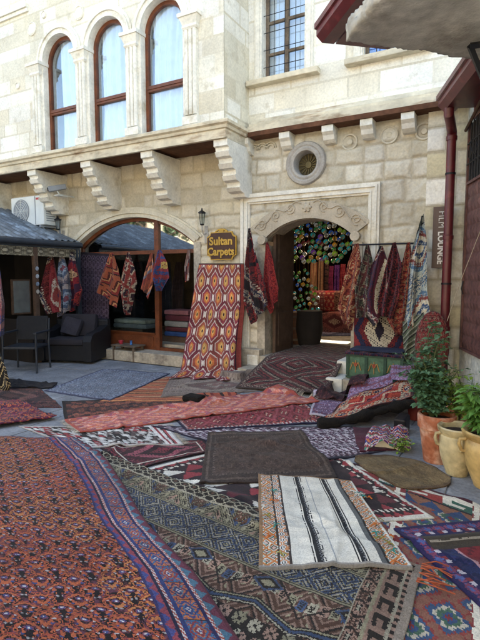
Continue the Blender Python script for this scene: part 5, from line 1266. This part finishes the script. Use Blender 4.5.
o=cloth('hanging_rug',P,sample(im,uc,vc),None,.01,down=False); tag(o,'tall rug of nested orange hexagons hanging below the brown shop sign to the ground','rug')
b=mb(); b.tube([P[0,0]+np.array([0,0,.0]),P[0,-1]],.012,6); b.build('hanging_batten',WOODD,o)
# rugs left of the door
hang('hanging_rug','crimson black and cream rug hanging on the left jamb of the doorway',[(249,229),(247,260),(246.5,300),(254,324)],[(250.5,228),(259,257),(268,285),(270,305)],6.98,pat('f',211,'6a1c22 94302c 2a1c20 4a1c24',mc='a8988a 3a1c24 8a2428 1f1a20 7a2026',nm=2,sc=.9,bd=BDR),rot=.55,group='rugs hanging on both sides of the doorway',seed=11,folds=2,amp=.06)
hang('hanging_rug','plain looking scarlet rug hanging inside the left edge of the doorway',[(266.5,243),(265,270),(265,300),(272,314)],[(268,242),(274,260),(280,288),(279,298)],7.08,pat('t',212,'8a2426 a03a32 6a1c22 9a2c2a',tw=14),rot=.4,group='rugs hanging on both sides of the doorway',seed=12,folds=1.5,amp=.04)
# rack on the right
q0=aY(352,245,6.93); q1=aY(426,243,6.93); rk=thing('rug_rail','thin black iron rail fixed across the wall for hanging rugs','rail',tuple(q0))
b=mb(); b.tube([q0,q1],.012,8); b.build('rail',IRON,rk)
for px in (355,390,421):
    q=aY(px,244,6.93); mb().tube([q,(q.x,FY-.02,q.z)],.008,6).build('rail_bracket',IRON,rk)
GR='rugs hanging from the iron rail'
hang('hanging_rug','orange and cream narrow rug hanging at the right edge of the doorway',[(356,244),(350,262),(345,285),(340,308),(345,322)],[(359,243),(361,260),(358,295),(352,331)],6.90,pat('d',221,'a8583a b8a888 8a3a30 c09a6a 6a2a2c 9a5a40',cw=30,ch=34),rot=.3,group=GR,seed=21,folds=1.5,amp=.05)
hang('hanging_rug','broad carpet with cream centre medallion hanging behind the others above the green chest',[(354,262),(354,350)],[(410,262),(408,350)],7.04,pat('f',222,'5a1e26 7a2c2c 24263e 4a2028',mc='2a2430 b5aa92 b5aa92 6a2428 2a2c48 7a2a2c',sc=.95,bd=[(5,'solid',PAL('2a1c20')),(12,'tile',PAL('5a2024 8a7a64 2c3048'))]),group=GR,seed=22,folds=1,amp=.015)
hang('hanging_rug','olive and grey rug hanging second from the doorway on the iron rail',[(366,245),(361,268),(356,288),(358,318)],[(369,245),(373,260),(376,285),(374,316)],6.90,pat('d',223,'4a5040 6a6654 38302e 7a7460 5a3030',cw=24,ch=26),rot=.5,group=GR,seed=23,folds=2)
hang('hanging_rug','navy rug with stepped cream and crimson diamond hanging by its corner on the iron rail',[(380,246),(371,268),(363,297),(365,316),(374,327)],[(383,246),(388,260),(389,285),(387,310)],6.86,pat('f',224,'3a2030 5a2028 24263c 4a2028',mc='8a7a50 2a2a40 b0a68e 6a2028 28304c b0a68e 4a1c26',nm=1,sc=.85,bd=[(4,'solid',PAL('24202c')),(10,'tile',PAL('3a2434 b0a494 6a2a30'))]),rot=.45,group=GR,seed=24,folds=1.3)
hang('hanging_rug','dark maroon speckled rug hanging in the middle of the iron rail',[(393,243),(386,268),(379,300),(379,314)],[(396,242),(403,266),(400,300),(394,319)],6.84,pat('t',225,'4a1c24 7a2c30 2a1c24 6a2a2e',tw=12),rot=.3,group=GR,seed=25,folds=2)
hang('hanging_rug','rust orange flowered rug right of the maroon one on the iron rail',[(407,243),(401,268),(393,305),(387,319),(397,336)],[(410,242),(413,262),(410,305),(404,334)],6.86,pat('t',226,'7a2c28 a8563a 4a2028 8a6a4a a03a2c',tw=11),rot=.2,group=GR,seed=26,folds=2)
hang('hanging_rug','large pale blue and cream flowered rug hanging at the right end of the iron rail',[(421,219),(413,247),(406,285),(402,317),(402,336)],[(423.5,214),(427,240),(428,290),(431,313)],6.80,pat('f',227,'4c6a84 b4b4a4 34506c c0b69c',mc='c0b496 34486a c4b89c 7a3a34 4c6c88 a8b0a8',nm=2,sc=.85,bd=[(4,'solid',PAL('262a32')),(9,'dots',PAL('2c4438 b8b4a0')),(3,'solid',PAL('2a2c34'))]),rot=.12,group=GR,seed=27,folds=1.6,amp=.045)
hang('hanging_rug','striped green and grey rug tail hanging below the pale blue rug beside the chest',[(403,322),(404,345),(405,360)],[(424,312),(419,340),(411,360)],6.74,pat('s',228,'4a5040 8a8c7c 2a2a2c 5a6650 9a9888',ws=(6,3,3,5,2)),rot=.5,group=GR,seed=28,folds=1,amp=.03)

# ================================================================== CHEST, CUSHION
c0,c1=aY(347,352,6.5),aY(405,356,6.5)
x0,x1,zc=c0.x,c1.x-.02,.205
ch_=thing('painted_chest','low green painted wooden chest with folk ornament and a rug on its lid','chest',((x0+x1)/2,6.7,.2))
mb().box(x0,x1,6.5,6.95,zc,.55,.01).build('chest_body',GREENP,ch_)
b=mb()
for z in (zc+.012,.52): b.box(x0-.01,x1+.01,6.485,6.4985,z,z+.03)
for x in (x0-.005,(x0*2+x1)/3,(x0+2*x1)/3,x1-.035): b.box(x,x+.04,6.483,6.4965,zc+.05,.518)
b.build('chest_rails',DGREENP,ch_)
for k in range(3):
    w_=(x1-x0)/3; cx=x0+w_*(k+.5); cz=.385; b=mb()
    for sx in (-1,1): b.tube([(cx+sx*(.012+.07*t),6.492,cz+.05*math.sin(t*5)) for t in [i/10 for i in range(11)]],.007,5)
    b.tube([(cx,6.492,cz-.09),(cx,6.492,cz+.08)],.006,5); b.build('ochre_ornament',ORNP,ch_)
    b=mb(); b.lathe([(0,.01),(.025,.01),(.03,0)],(cx,6.497,cz+.02),12,'y'); b.build('red_flower',REDP,ch_)
im=pat('t',230,'3a2030 6a2a34 24263c 7a3a3a',tw=12)
nv,nu=44,70; vv=np.linspace(0,1,nv+1)[:,None]; uu=np.linspace(0,1,nu+1)[None,:]
Xc=x0-.02+(x1-x0+.04)*uu+0*vv; s_=vv*.62+0*uu; Yc=np.where(s_<.47,6.95-s_,6.475-.006*np.sin(uu*30)); Zc=np.where(s_<.47,.575+.01*np.sin(uu*21+s_*20),.575-(s_-.47)*.12); 
o=cloth('folded_rug',np.stack([Xc,Yc,Zc],-1),sample(im,(uu[:,:-1]+0*vv[:-1]),(vv[:-1]+0*uu[:,:-1])),None,.012); tag(o,'maroon and navy rug lying over the lid of the green chest','rug')
mb().box(x0+.02,x1-.02,6.55,6.9,.586,.615,.012).build('folded_layer',mat('navy_wool_fold',hx('2c3248'),rough=1,fine=90,bump=.5,bscale=140),o)
# round backed red patterned cushion behind the plants
p=aY(432,345,6.62); t=thing('round_cushion','big round red patterned cushion leaning behind the climbing plant','cushion',tuple(p))
nv=60;A=np.linspace(0,2*math.pi,97); rr2=np.linspace(0,1,nv+1)
Pp=np.zeros((nv+1,97,3)); 
Pp[...,0]=p.x+.21*np.cos(A)[None,:]*rr2[:,None]; Pp[...,2]=p.z+.0+.44*np.sin(A)[None,:]*rr2[:,None]; Pp[...,1]=p.y-.10*np.sqrt(np.clip(1-rr2**2,0,1))[:,None]
im=pat('t',231,'6a2624 84403a 4a1c20 74584a',tw=12); uu2=(np.cos(A)[None,:-1]*rr2[:-1,None]*.5+.5); vv2=(np.sin(A)[None,:-1]*rr2[:-1,None]*.5+.5)
cloth('cushion_cover',Pp,sample(im,uu2*.7,vv2*.7),t,.09,down=False)
b=mb(); b.lathe([(.15,0),(.16,.02),(.06,.05),(.05,.5),(.12,.52)],(p.x,p.y+.04,0),16); b.build('cushion_stand',WOODD,t)

# ================================================================== POTS AND PLANTS
def pot(name,lab,x,y,h,r,m,style,group='potted plants along the right wall'):
    t=thing(name,lab,'plant pot',(x,y,0))
    if style=='terra': pr=[(0,0),(r*.66,0),(r*.68,.02),(r*.92,h-.13),(r*.93,h-.12),(r*1.03,h-.115),(r*1.05,h-.02),(r*1.02,h),(r*.9,h),(r*.88,h-.05)]
    else: pr=[(0,0),(r*.55,0),(r*.58,.02),(r*.85,h*.35),(r*.96,h*.62),(r*.93,h*.8),(r*.86,h-.07),(r*1.02,h-.04),(r*1.06,h-.01),(r*1.0,h),(r*.84,h-.012),(r*.82,h-.06)]
    b=mb(); b.lathe(pr,(x,y,0),40); b.build('pot_body',m,t,smooth=True)
    mb().lathe([(0,h-.045),(r*.5,h-.04),(r*.89,h-.05)],(x,y,0),24).build('soil',SOIL,t)
    if style!='terra':
        for a in (R(200),R(285)):
            d=Vector((math.cos(a),math.sin(a),0)); c=Vector((x,y,h*.74))
            b=mb(); b.tube([c+d*r*.9+Vector((0,0,.04)),c+d*(r*1.12)+Vector((0,0,.035)),c+d*(r*1.16),c+d*(r*1.06)+Vector((0,0,-.05)),c+d*r*.9+Vector((0,0,-.06))],.014,8); b.build('pot_handle',m,t,smooth=True)
    return t
P1=aZ(434,465); P2=aZ(455,478); P3=aZ(487,491)
pot('plant_pot','terracotta pot with a thick rim holding the climbing plant',P1.x,P1.y+.12,.42,.158,TERRA,'terra')
pot('plant_pot','cream glazed urn with looped handles between the two other big pots',P2.x+.0,P2.y+.1,.40,.15,CREAMG,'urn')
pot('plant_pot','ochre glazed urn at the right edge with a bright leafy plant',P3.x+.01,P3.y+.1,.44,.20,OCHREG,'urn')
q=aZ(446,440); pot('plant_pot','low reddish terracotta pot half hidden behind the cream urn',q.x+.05,q.y+.30,.40,.14,TERRA,'terra')
q=aZ(411,425); pot('plant_pot','small brick red pot behind the thick rimmed terracotta pot',q.x,q.y+.25,.28,.10,mat('brick_red_glaze',hx('7a3028'),rough=.5),'terra')
b=mb(); q=aZ(397,437); b.box(q.x-.05,q.x+.07,q.y+.05,q.y+.3,0,.17,.02); tag(b.build('dark_area_block',IRON),'small dark block standing in for the black area under the crimson rug','box')  # solid block put in for the dark area under the rug
def leafset(name,m,pts,size,parent,seed,asp=.55,cup=.3,droop=0.):
    """each leaf: six-sided blade folded at the midrib, attached at a twig point"""
    r=random.Random(seed); b=mb()
    for p,d in pts:
        l=size*r.uniform(.65,1.25); d=Vector(d); d=(d+Vector((r.uniform(-.4,.4),r.uniform(-.4,.4),r.uniform(-.3,.3)-droop))).normalized()
        sd=d.cross(Vector((0,0,1))); sd=sd.normalized() if sd.length>.1 else Vector((1,0,0)); n=sd.cross(d); sd=(sd+n*r.uniform(-.5,.5)).normalized(); n=sd.cross(d); w=l*asp*.5; p=Vector(p)
        a=p+d*l*.3+n*cup*w; c=p+d*l*.68+n*cup*w-Vector((0,0,l*.08)); tip=p+d*l-Vector((0,0,l*.2))
        vs=[p,p+d*l*.3+sd*w+n*cup*w,p+d*l*.68+sd*w*.8+n*cup*w-Vector((0,0,l*.08)),tip,p+d*l*.68-sd*w*.8+n*cup*w-Vector((0,0,l*.08)),p+d*l*.3-sd*w+n*cup*w,p+d*l*.35,p+d*l*.7-Vector((0,0,l*.07))]
        b.add(vs,[[0,1,6],[1,2,7,6],[2,3,7],[0,6,5],[6,7,4,5],[7,3,4]])
    return b.build(name,m,parent,fixn=False)
def bush(lab,base,h,spread,nst,m,size,seed,asp,leafn,droop=.1,lean=(0,0),low=.15):
    r=random.Random(seed); t=thing('potted_plant',lab,'plant',tuple(base)); sb=mb(); pts=[]
    for i in range(nst):
        a=r.uniform(0,6.3); rad=spread*r.uniform(.3,1); hh=h*r.uniform(.6,1); path=[]
        bend=r.uniform(-.4,.4)
        for k in range(9):
            q=k/8; path.append(Vector(base)+Vector((rad*math.cos(a+bend*q)*q**1.3+lean[0]*q*q+.015*math.sin(q*9+i),rad*math.sin(a+bend*q)*q**1.3+lean[1]*q*q,hh*q)))
        sb.tube(path,.009,6,.003)
        for _ in range(leafn):
            q=r.uniform(low,1); k=min(7,int(q*8)); p=path[k].lerp(path[k+1],q*8-k); b_=r.uniform(0,6.3); tw=r.uniform(.02,.09)*(1.2-q*.3)
            d=Vector((math.cos(b_),math.sin(b_),r.uniform(-.1,.6))); e=p+d*tw; pts.append((e,d))
            if r.random()<.5: sb.tube([p,e],.002,3,cap=False); pts.append((e,Vector((math.cos(b_+1),math.sin(b_+1),.2)))); pts.append((p.lerp(e,.6),Vector((math.cos(b_-1.2),math.sin(b_-1.2),.2))))
    sb.build('stems',STEM,t,fixn=False); leafset('foliage',m,pts,size,t,seed,asp,.3,droop)
    return t
b1=(P1.x-.05,P1.y+.14,.38)
bush('tall climbing plant with small blue green leaves rising from the terracotta pot',b1,.55,.27,21,LEAFA,.052,31,.8,34,lean=(-.02,.03),low=.1)
bush('slender upright spray of blue green leaves above the climbing plant',(b1[0]-.02,b1[1]+.02,.4),.90,.10,6,LEAFA,.05,32,.8,34,lean=(.0,.12),low=.3)
bush('yellow green leafy plant behind the cream urn',(P2.x-.03,P2.y+.42,.36),.42,.13,9,LEAFC,.07,33,.38,20)
bush('bright green broad leaved plant in the ochre urn at the right edge',(P3.x+.0,P3.y+.1,.40),.38,.22,14,LEAFB,.11,34,.42,18,droop=.35)
bush('sparse tall grassy stem rising behind the ochre urn',(P3.x-.02,P3.y+.2,.4),.55,.08,2,LEAFA,.03,35,.5,14,low=.6)
bush('little green weed sprouting beside the limestone chunk',tuple(aZ(402,452)),.14,.06,5,LEAFC,.03,36,.7,14)

# ================================================================== CHAIRS, TABLE
def armchair():
    p=aZ(61,364); t=thing('armchair','black woven armchair with rounded arms and grey cushions on the patio','armchair',(p.x-.1,p.y+.1,0)); x,y=p.x-.1,p.y+.42
    w=.55; d=.42
    M_=Matrix.Translation((x,y,0))@Matrix.Rotation(R(20),4,'Z')
    def fx(b): b.v=[tuple(M_@Vector(v)) for v in b.v]; return b
    b=mb(); b.box(-w+.14,w-.14,-d+.04,d,.05,.34,.02); b.box(-w,w,d-.12,d+.02,.05,.78,.04); fx(b).build('seat_frame',BLACKW,t)
    for s in (-1,1):
        prof=[(-d,.05),(-d-.01,.42),(-d+.05,.52),(-d+.15,.56),(0,.58),(.2,.63),(d,.70),(d,.05)]
        b=mb(); b.prism([(s*w-(.0 if s<0 else .16),yy,zz) for yy,zz in prof],(.16,0,0)); fx(b).build('armrest',BLACKW,t)
    b=mb(); b.box(-w+.17,w-.17,-d+.0,d-.14,.345,.46,.04); fx(b).build('seat_cushion',GREYC,t,smooth=True)
    b=mb(); b.box(-w+.19,w-.19,d-.28,d-.13,.44,.88,.05,rot=Matrix.Rotation(R(-14),3,'X')); fx(b).build('back_cushion',GREYC,t,smooth=True)
    b=mb(); b.box(-.25,.12,d-.44,d-.31,.47,.82,.05,rot=Matrix.Rotation(R(-24),3,'X')@Matrix.Rotation(R(12),3,'Y')); fx(b).build('throw_pillow',mat('dark_grey_weave',hx('38343a'),rough=1,fine=80,bump=.5,bscale=110),t,smooth=True)
armchair()
def chair():
    p=aZ(28,372); x,y=p.x-.15,p.y+.1; t=thing('patio_chair','dark slate metal patio chair with low arms at the left edge','chair',(x,y,0))
    M_=Matrix.Translation((x,y,0))@Matrix.Rotation(R(28),4,'Z')
    def fx(b): b.v=[tuple(M_@Vector(v)) for v in b.v]; return b
    for sx in (-1,1):
        for sy2 in (-1,1):
            top=.66 if sy2<0 else .88
            b=mb(); b.tube([(sx*.29,sy2*.27,0),(sx*.28,sy2*.25,.42),(sx*.28,sy2*(.25 if sy2<0 else .30),top)],.018,8); fx(b).build('leg',CHAIRM,t)
        b=mb(); b.box(sx*.28-.03,sx*.28+.03,-.29,.28,.65,.68,.01); fx(b).build('armrest',CHAIRM,t)
    b=mb(); b.box(-.27,.27,-.27,.27,.40,.44,.012); fx(b).build('seat',CHAIRM,t)
    b=mb(); b.box(-.27,.27,.24,.27,.50,.92,.01,rot=Matrix.Rotation(R(-8),3,'X')); fx(b).build('backrest',BLACKW,t)
chair()
p=aZ(124,361); x,y=p.x,p.y+.12
t=thing('low_table','small low weathered wooden table in front of the shop step','table',(x,y,0))
b=mb(); 
for k in range(4): b.box(x-.30,x+.30,y-.16+k*.082,y-.16+k*.082+.076,.28,.302,.004)
b.build('table_top',WOODG,t)
for sx in (-1,1):
    for sy2 in (-1,1): mb().box(x+sx*.25-.02,x+sx*.25+.02,y+sy2*.12-.02,y+sy2*.12+.02,0,.279).build('leg',WOODG,t)
b=mb(); b.lathe([(0,0),(.03,0),(.045,.04),(.05,.07),(.04,.07),(.035,.03),(0,.02)],(x-.18,y,.303),18); tag(b.build('bowl',mat('pink_red_glaze',hx('b83a4a'),rough=.3),smooth=True),'small pink red bowl on the low wooden table','bowl')
b=mb(); b.lathe([(0,0),(.022,0),(.024,.04),(.016,.05),(.028,.08),(0,.08)],(x+.08,y,.303),14); tag(b.build('cup',mat('blue_glaze',hx('4a78b8'),rough=.3),smooth=True),'small pale blue cup on the low wooden table','cup')
# far left: rug draped over a stand and a striped roll
hang('hanging_rug','pink grey and blue rug hanging at the very left edge of the picture',[(-14,238),(-16,290),(-14,326)],[(-3,238),(6,275),(10,305),(8,336)],4.6,pat('f',241,'8a5a58 a07a74 5a4450 94645c',mc='3a3c64 9a6a64 2c3a74 8a4a50',nm=2,sc=.9),rot=.2,seed=41,folds=2,amp=.05)
hang('draped_cloth','black and straw striped woven cloth draped over a stand at the left edge',[(-16,346),(-18,372),(-12,394)],[(0,346),(10,368),(13,386),(6,395)],4.25,pat('s',242,'1f1c1a a8946a 1f1c1a a08c60 24201c',ws=(5,2,5,2,3),jag=20),rot=.5,cat='cloth',seed=42,folds=1.5,amp=.07)
# ================================================================== INSIDE THE SHOP
def stack(lab,px0,px1,py_,Y,z0,layers,depth,group):
    a=aY(px0,py_,Y); c=aY(px1,py_,Y); z=z0
    for i,(h,colr) in enumerate(layers):
        b=mb(); b.box(a.x+.02*(i%2),c.x-.015*(i%3),Y,Y+depth,z,z+h-.004,h*.35)
        m=MATS.get('wool_'+colr) or mat('wool_'+colr,hx(colr),rough=1,fine=70,bump=.5,bscale=120,var=.3)
        tag(b.build('folded_rug',m,smooth=True),lab[i],'rug',group); z+=h
G1='folded rugs stacked inside the shop'
mb().box(-6.35,-5.0,7.75,8.35,.2,.42,.01).build('tmp',WOODD); bpy.data.objects['tmp'].name='display_bench'; tag(bpy.data.objects['display_bench'],'low dark wooden bench inside the shop under the folded rugs','bench')
stack(['blue folded rug at the bottom of the stack behind the right shop pane','dark crimson folded rug above the blue one','grey and white folded rug in the middle of the shop stack','maroon folded rug resting on the grey one','dusty pink folded rug on the top of the shop stack'],164,189,330,7.7,.42,[(.10,'2f4a7c'),(.09,'5a2a30'),(.12,'8a8884'),(.12,'5c2c34'),(.10,'8a5a60')],.5,G1)
mb().box(-7.1,-6.5,7.5,7.95,.2,.55,.01).build('display_bench',WOODD); tag([o for o in bpy.data.objects if o.name.startswith('display_bench')][-1],'low dark wooden bench inside the shop window left of the mullion','bench')
stack(['pale grey folded rug lying low behind the left shop pane','off white folded rug on top of the pale grey one'],113,146,330,7.5,.55,[(.10,'8c8f94'),(.09,'b0b0aa')],.4,G1)
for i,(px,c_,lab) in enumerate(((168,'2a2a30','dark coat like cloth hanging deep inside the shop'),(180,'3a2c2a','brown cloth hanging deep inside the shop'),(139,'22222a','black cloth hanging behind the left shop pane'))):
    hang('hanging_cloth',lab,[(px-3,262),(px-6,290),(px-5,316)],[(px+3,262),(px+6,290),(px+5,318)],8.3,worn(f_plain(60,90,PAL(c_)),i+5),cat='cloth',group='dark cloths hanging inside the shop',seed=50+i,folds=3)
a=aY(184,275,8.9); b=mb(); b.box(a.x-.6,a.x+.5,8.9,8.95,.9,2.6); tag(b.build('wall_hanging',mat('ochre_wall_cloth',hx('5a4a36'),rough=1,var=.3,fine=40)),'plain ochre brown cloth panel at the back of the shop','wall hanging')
# passage: hanging lamps
LC=[('green','2f7a3c'),('blue','2858a8'),('amber','b07a24'),('red','6a2426'),('turquoise','2a9090'),('white','a8a8a0'),('violet','6a3a8a'),('lime','7a9a2c')]
LAMP={}
def lampmesh(colr,hexc):
    m,N,L,Pn=newmat('mosaic_glass_'+colr); tc=N.new('ShaderNodeTexCoord'); vo=N.new('ShaderNodeTexVoronoi'); vo.inputs['Scale'].default_value=34
    L.new(tc.outputs['Object'],vo.inputs['Vector']); hs=N.new('ShaderNodeMixRGB'); hs.inputs[1].default_value=(*(hx(hexc)*.7),1); hs.inputs[2].default_value=(.16,.13,.07,1)
    sp_=N.new('ShaderNodeSeparateColor'); L.new(vo.outputs['Color'],sp_.inputs[0]); gt=N.new('ShaderNodeMath'); gt.operation='GREATER_THAN'; gt.inputs[1].default_value=.72; L.new(sp_.outputs[0],gt.inputs[0]); L.new(gt.outputs[0],hs.inputs[0])
    L.new(hs.outputs[0],Pn.inputs['Base Color']); L.new(hs.outputs[0],Pn.inputs['Emission Color']); Pn.inputs['Emission Strength'].default_value=LAMPE; Pn.inputs['Roughness'].default_value=.22; Pn.inputs['Specular IOR Level'].default_value=.4
    return m
LAMPE=.06
def make_lamp(colr,hexc,r=.046):
    t=thing('hanging_lamp','x','lamp',(0,0,0))
    b=mb(); b.lathe([(r*.28,-r*.95),(r*.62,-r*.75),(r*.92,-r*.35),(r,0),(r*.92,r*.35),(r*.62,r*.72),(r*.3,r*.9)],(0,0,0),16); b.build('glass_globe',lampmesh(colr,hexc),t,smooth=True)
    b=mb(); b.lathe([(0,-r*1.25),(r*.1,-r*1.1),(r*.3,-r*.93)],(0,0,0),10); b.build('lamp_finial',BRASS,t); b=mb(); b.lathe([(r*.32,r*.86),(r*.3,r*1.05),(r*.12,r*1.35),(0,r*1.4)],(0,0,0),10); b.build('lamp_cap',BRASS,t)
    b=mb(); b.tube([(0,0,r*1.35),(0,0,r*1.35+.35)],.004,4); b.build('chain',BRASS,t)
    return t
protos={c:make_lamp(c,h) for c,h in LC}; used={c:False for c,_ in LC}
def place_lamp(c,loc,sc,grp,where):
    p=protos[c]
    if not used[c]: t=p; used[c]=True
    else:
        t=p.copy(); col.objects.link(t)
        for chd in p.children: k=chd.copy(); col.objects.link(k); k.parent=t
    t.location=loc; t.scale=(sc,)*3; t['label']='%s glass mosaic lamp hanging %s'%(c,where); t['group']='%s lamps %s'%(c,grp); t['category']='lamp'
r=random.Random(12); pl=[]
names=[c for c,_ in LC]
def try_lamp(px,py,Y,grp,where,sc):
    for q in pl:
        if (q[0]-px)**2+(q[1]-py)**2<(4.0)**2: return
    pl.append((px,py)); c=r.choice(names+['green','turquoise','blue','green','turquoise','lime','blue','turquoise'] if grp=='upper' else ['green','green','turquoise','blue','white','lime','amber']); place_lamp(c,tuple(aY(px,py,Y)),sc,'in the %s cluster'%grp,where)
for _ in range(900):
    px,py=r.uniform(287,357),r.uniform(221,262); lim=262-max(0,(px-335))*.6
    if py>lim: continue
    try_lamp(px,py,r.uniform(8.4,9.6),'upper','in the dense cluster under the passage ceiling',r.uniform(.85,1.15))
for _ in range(700):
    px,py=r.uniform(288,318),r.uniform(270,328)
    if px>309 and py<285: continue
    try_lamp(px,py,r.uniform(9.2,10.2),'lower','in the lower cluster at the left of the passage',r.uniform(.75,1.0))
gl_=bpy.data.lights.new('passage_fill_light','POINT'); gl_.energy=12; gl_.color=(1,.72,.45); gl_.shadow_soft_size=.25; go_=bpy.data.objects.new('passage_fill_light',gl_); col.objects.link(go_); go_.location=(-4.1,10.7,2.3)  # added fill light brightening the passage, stands in for the mosaic lamps
# passage furnishings
p=aZ(297,343,.3); t=thing('barrel','banded wooden barrel standing in the passage under the lamps','barrel',(p.x,p.y,.3))
mb().lathe([(0,0),(.24,0),(.30,.22),(.31,.4),(.28,.62),(.0,.62)],(p.x,p.y,.3),24).build('staves',BARRELM,t,smooth=True)
for z in (.08,.3,.52): mb().lathe([(.268+.04*math.sin(z*5),0),(.285+.04*math.sin(z*5),.0),(.285+.04*math.sin(z*5),.04),(.268+.04*math.sin(z*5),.04)],(p.x,p.y,.3+z),24).build('hoop',WOODG,t)
p=aZ(309,345,.3); b=mb(); b.lathe([(0,0),(.2,0),(.26,.3),(.24,.66),(0,.66)],(p.x,p.y,.3),20); tag(b.build('dark_jar',DARK,smooth=True),'dark jar standing right of the barrel in the passage','jar')
GP='carpets and clothes hanging at the back of the passage'
Y_=12.6
for i,(a,c,t0,t1,cols_,lab,k) in enumerate(((311,318,262,312,'a8684a 6a3a30 b88a64 8a4a34','orange brown striped carpet hanging at the back of the passage','s'),(319,324,258,308,'8a5a44 5a3a34 a07a5c','tan striped carpet hanging beside the orange one in the passage','s'),(325,329,258,300,'3a2c2c 5a3a38 2a2426','dark carpet strip hanging between the tan carpet and the magenta clothes','t'),
    (330,334,266,290,'8a2a5a 6a2048','magenta garment hanging in the passage','t'),(335,340,265,293,'5a2c7a 7a3a8a','purple garment hanging in the passage','t'),(341,346,264,292,'8a2436 a03a44','crimson garment hanging in the passage','t'),(330,336,292,305,'b0452c 8a3a30','small orange red cloth hanging below the magenta garment','t'),(338,345,294,310,'3a2a3a 7a2c34','dark red shirt hanging low in the passage','t'))):
    im=pat('s',300+i,cols_,ws=(4,3,5,2),al='v') if k=='s' else pat('t',300+i,cols_,tw=10)
    hang('hanging_cloth',lab,[(a,t0),(a-.5,t1)],[(c,t0),(c+.5,t1)],Y_,im*.85,cat='cloth',group=GP,seed=60+i,folds=2,amp=.05,res=.02)
# carpet covered bench with cushions
q=aZ(330,337,.3); b=mb(); im=pat('f',331,'6a3a38 8a5a54 4a2c30 7a4a44',mc='9a7a64 5a2c30 8a4a44',nm=2)
x0,x1=aY(316,320,10.9).x,aY(353,320,10.9).x
nv,nu=50,80; vv=np.linspace(0,1,nv+1)[:,None]; uu=np.linspace(0,1,nu+1)[None,:]; s_=vv*1.05+0*uu
Yc=np.where(s_<.6,11.5-s_,10.9); Zc=np.where(s_<.6,.3+.46+.03*np.sin(uu*9+s_*7),.76-(s_-.6)); Xc=x0+(x1-x0)*uu+0*vv
o=cloth('covered_bench',np.stack([Xc,Yc,Zc],-1),sample(im,uu[:,:-1]+0*vv[:-1],vv[:-1]+0*uu[:,:-1]),None,.03); tag(o,'bench in the passage covered with a dusty rose carpet','bench')
for i,(px,lab,cc) in enumerate(((322,'rose patterned cushion on the left of the passage bench','8a4a44 6a3038 a07a68'),(331,'red cushion in the middle of the passage bench','9a2c2c 7a2430 a86a50'),(341,'brown patterned cushion on the right of the passage bench','6a4038 8a6050 4a2c2c'))):
    a=aY(px,307,11.15); n1=26; uu=np.linspace(-1,1,n1+1)[None,:]; vv=np.linspace(-1,1,n1+1)[:,None]; bul=.10*np.sqrt(np.clip((1-uu**4)*(1-vv**4),0,1))
    P=np.stack([a.x+.30*uu*(1-.06*vv**2)+0*vv,11.15-bul-.08*(1-vv)*.5,1.02-.25*vv*(1-.06*uu**2)+0*uu],-1)
    im=pat('t',340+i,cc,tw=14); o=cloth('cushion',P,sample(im,(uu[:,:-1]+1)/2*.5+0*vv[:-1],(vv[:-1]+1)/2*.35+0*uu[:,:-1]),None,.07,down=False); tag(o,lab,'cushion','cushions on the passage bench')
im=pat('f',351,'3a3c54 5a5a74 2c2e44 6a6a84',mc='5a3a4a 7a7a94 3a3c54')
HM_[:]=np.maximum(HM_,0)
ground_rug('passage_rug','blue grey rug on the floor in front of the passage bench',[aZ(306,329,.3),aZ(352,328,.3),aZ(352,336,.3),aZ(304,337,.3)],im,res=.03,seed=77,wr=.004,zf=lambda X,Y,Z:.315+0*X)
# ================================================================== SETTINGS
def finish():
    cam=bpy.data.cameras.new('camera'); co=bpy.data.objects.new('camera',cam); col.objects.link(co)
    cam.sensor_fit='VERTICAL'; cam.sensor_height=24; cam.lens=24*F/640; cam.clip_start=.05; cam.clip_end=500
    co.location=(0,0,EYE)
    co.rotation_euler=(math.pi/2-PITCH,0,YAW)
    scene.camera=co
    w=bpy.data.worlds.new('World'); scene.world=w; w.use_nodes=True; N=w.node_tree.nodes; L=w.node_tree.links
    s=N.new('ShaderNodeTexSky'); s.sky_type='NISHITA'; s.sun_disc=False; s.sun_elevation=SUNE; s.sun_rotation=SUNAZ
    tn=N.new('ShaderNodeVectorMath'); tn.operation='MULTIPLY'; tn.inputs[1].default_value=(1.15,1.02,.86); L.new(s.outputs[0],tn.inputs[0]); L.new(tn.outputs[0],N['Background'].inputs[0]); N['Background'].inputs[1].default_value=.15
    sl=bpy.data.lights.new('sun','SUN'); sl.energy=4.5; sl.angle=R(.55); sl.color=(1,.95,.87)
    so=bpy.data.objects.new('sun',sl); col.objects.link(so)
    d=Vector((-math.sin(SUNAZ)*math.cos(SUNE),-math.cos(SUNAZ)*math.cos(SUNE),-math.sin(SUNE)))
    so.rotation_euler=d.to_track_quat('-Z','Y').to_euler()
    scene.view_settings.view_transform='Standard'; scene.view_settings.look='None'; scene.view_settings.exposure=EXPO; scene.view_settings.gamma=1
    scene.render.engine='CYCLES'; scene.cycles.max_bounces=8; scene.cycles.diffuse_bounces=4; scene.cycles.transparent_max_bounces=12
EXPO=2.48
finish()
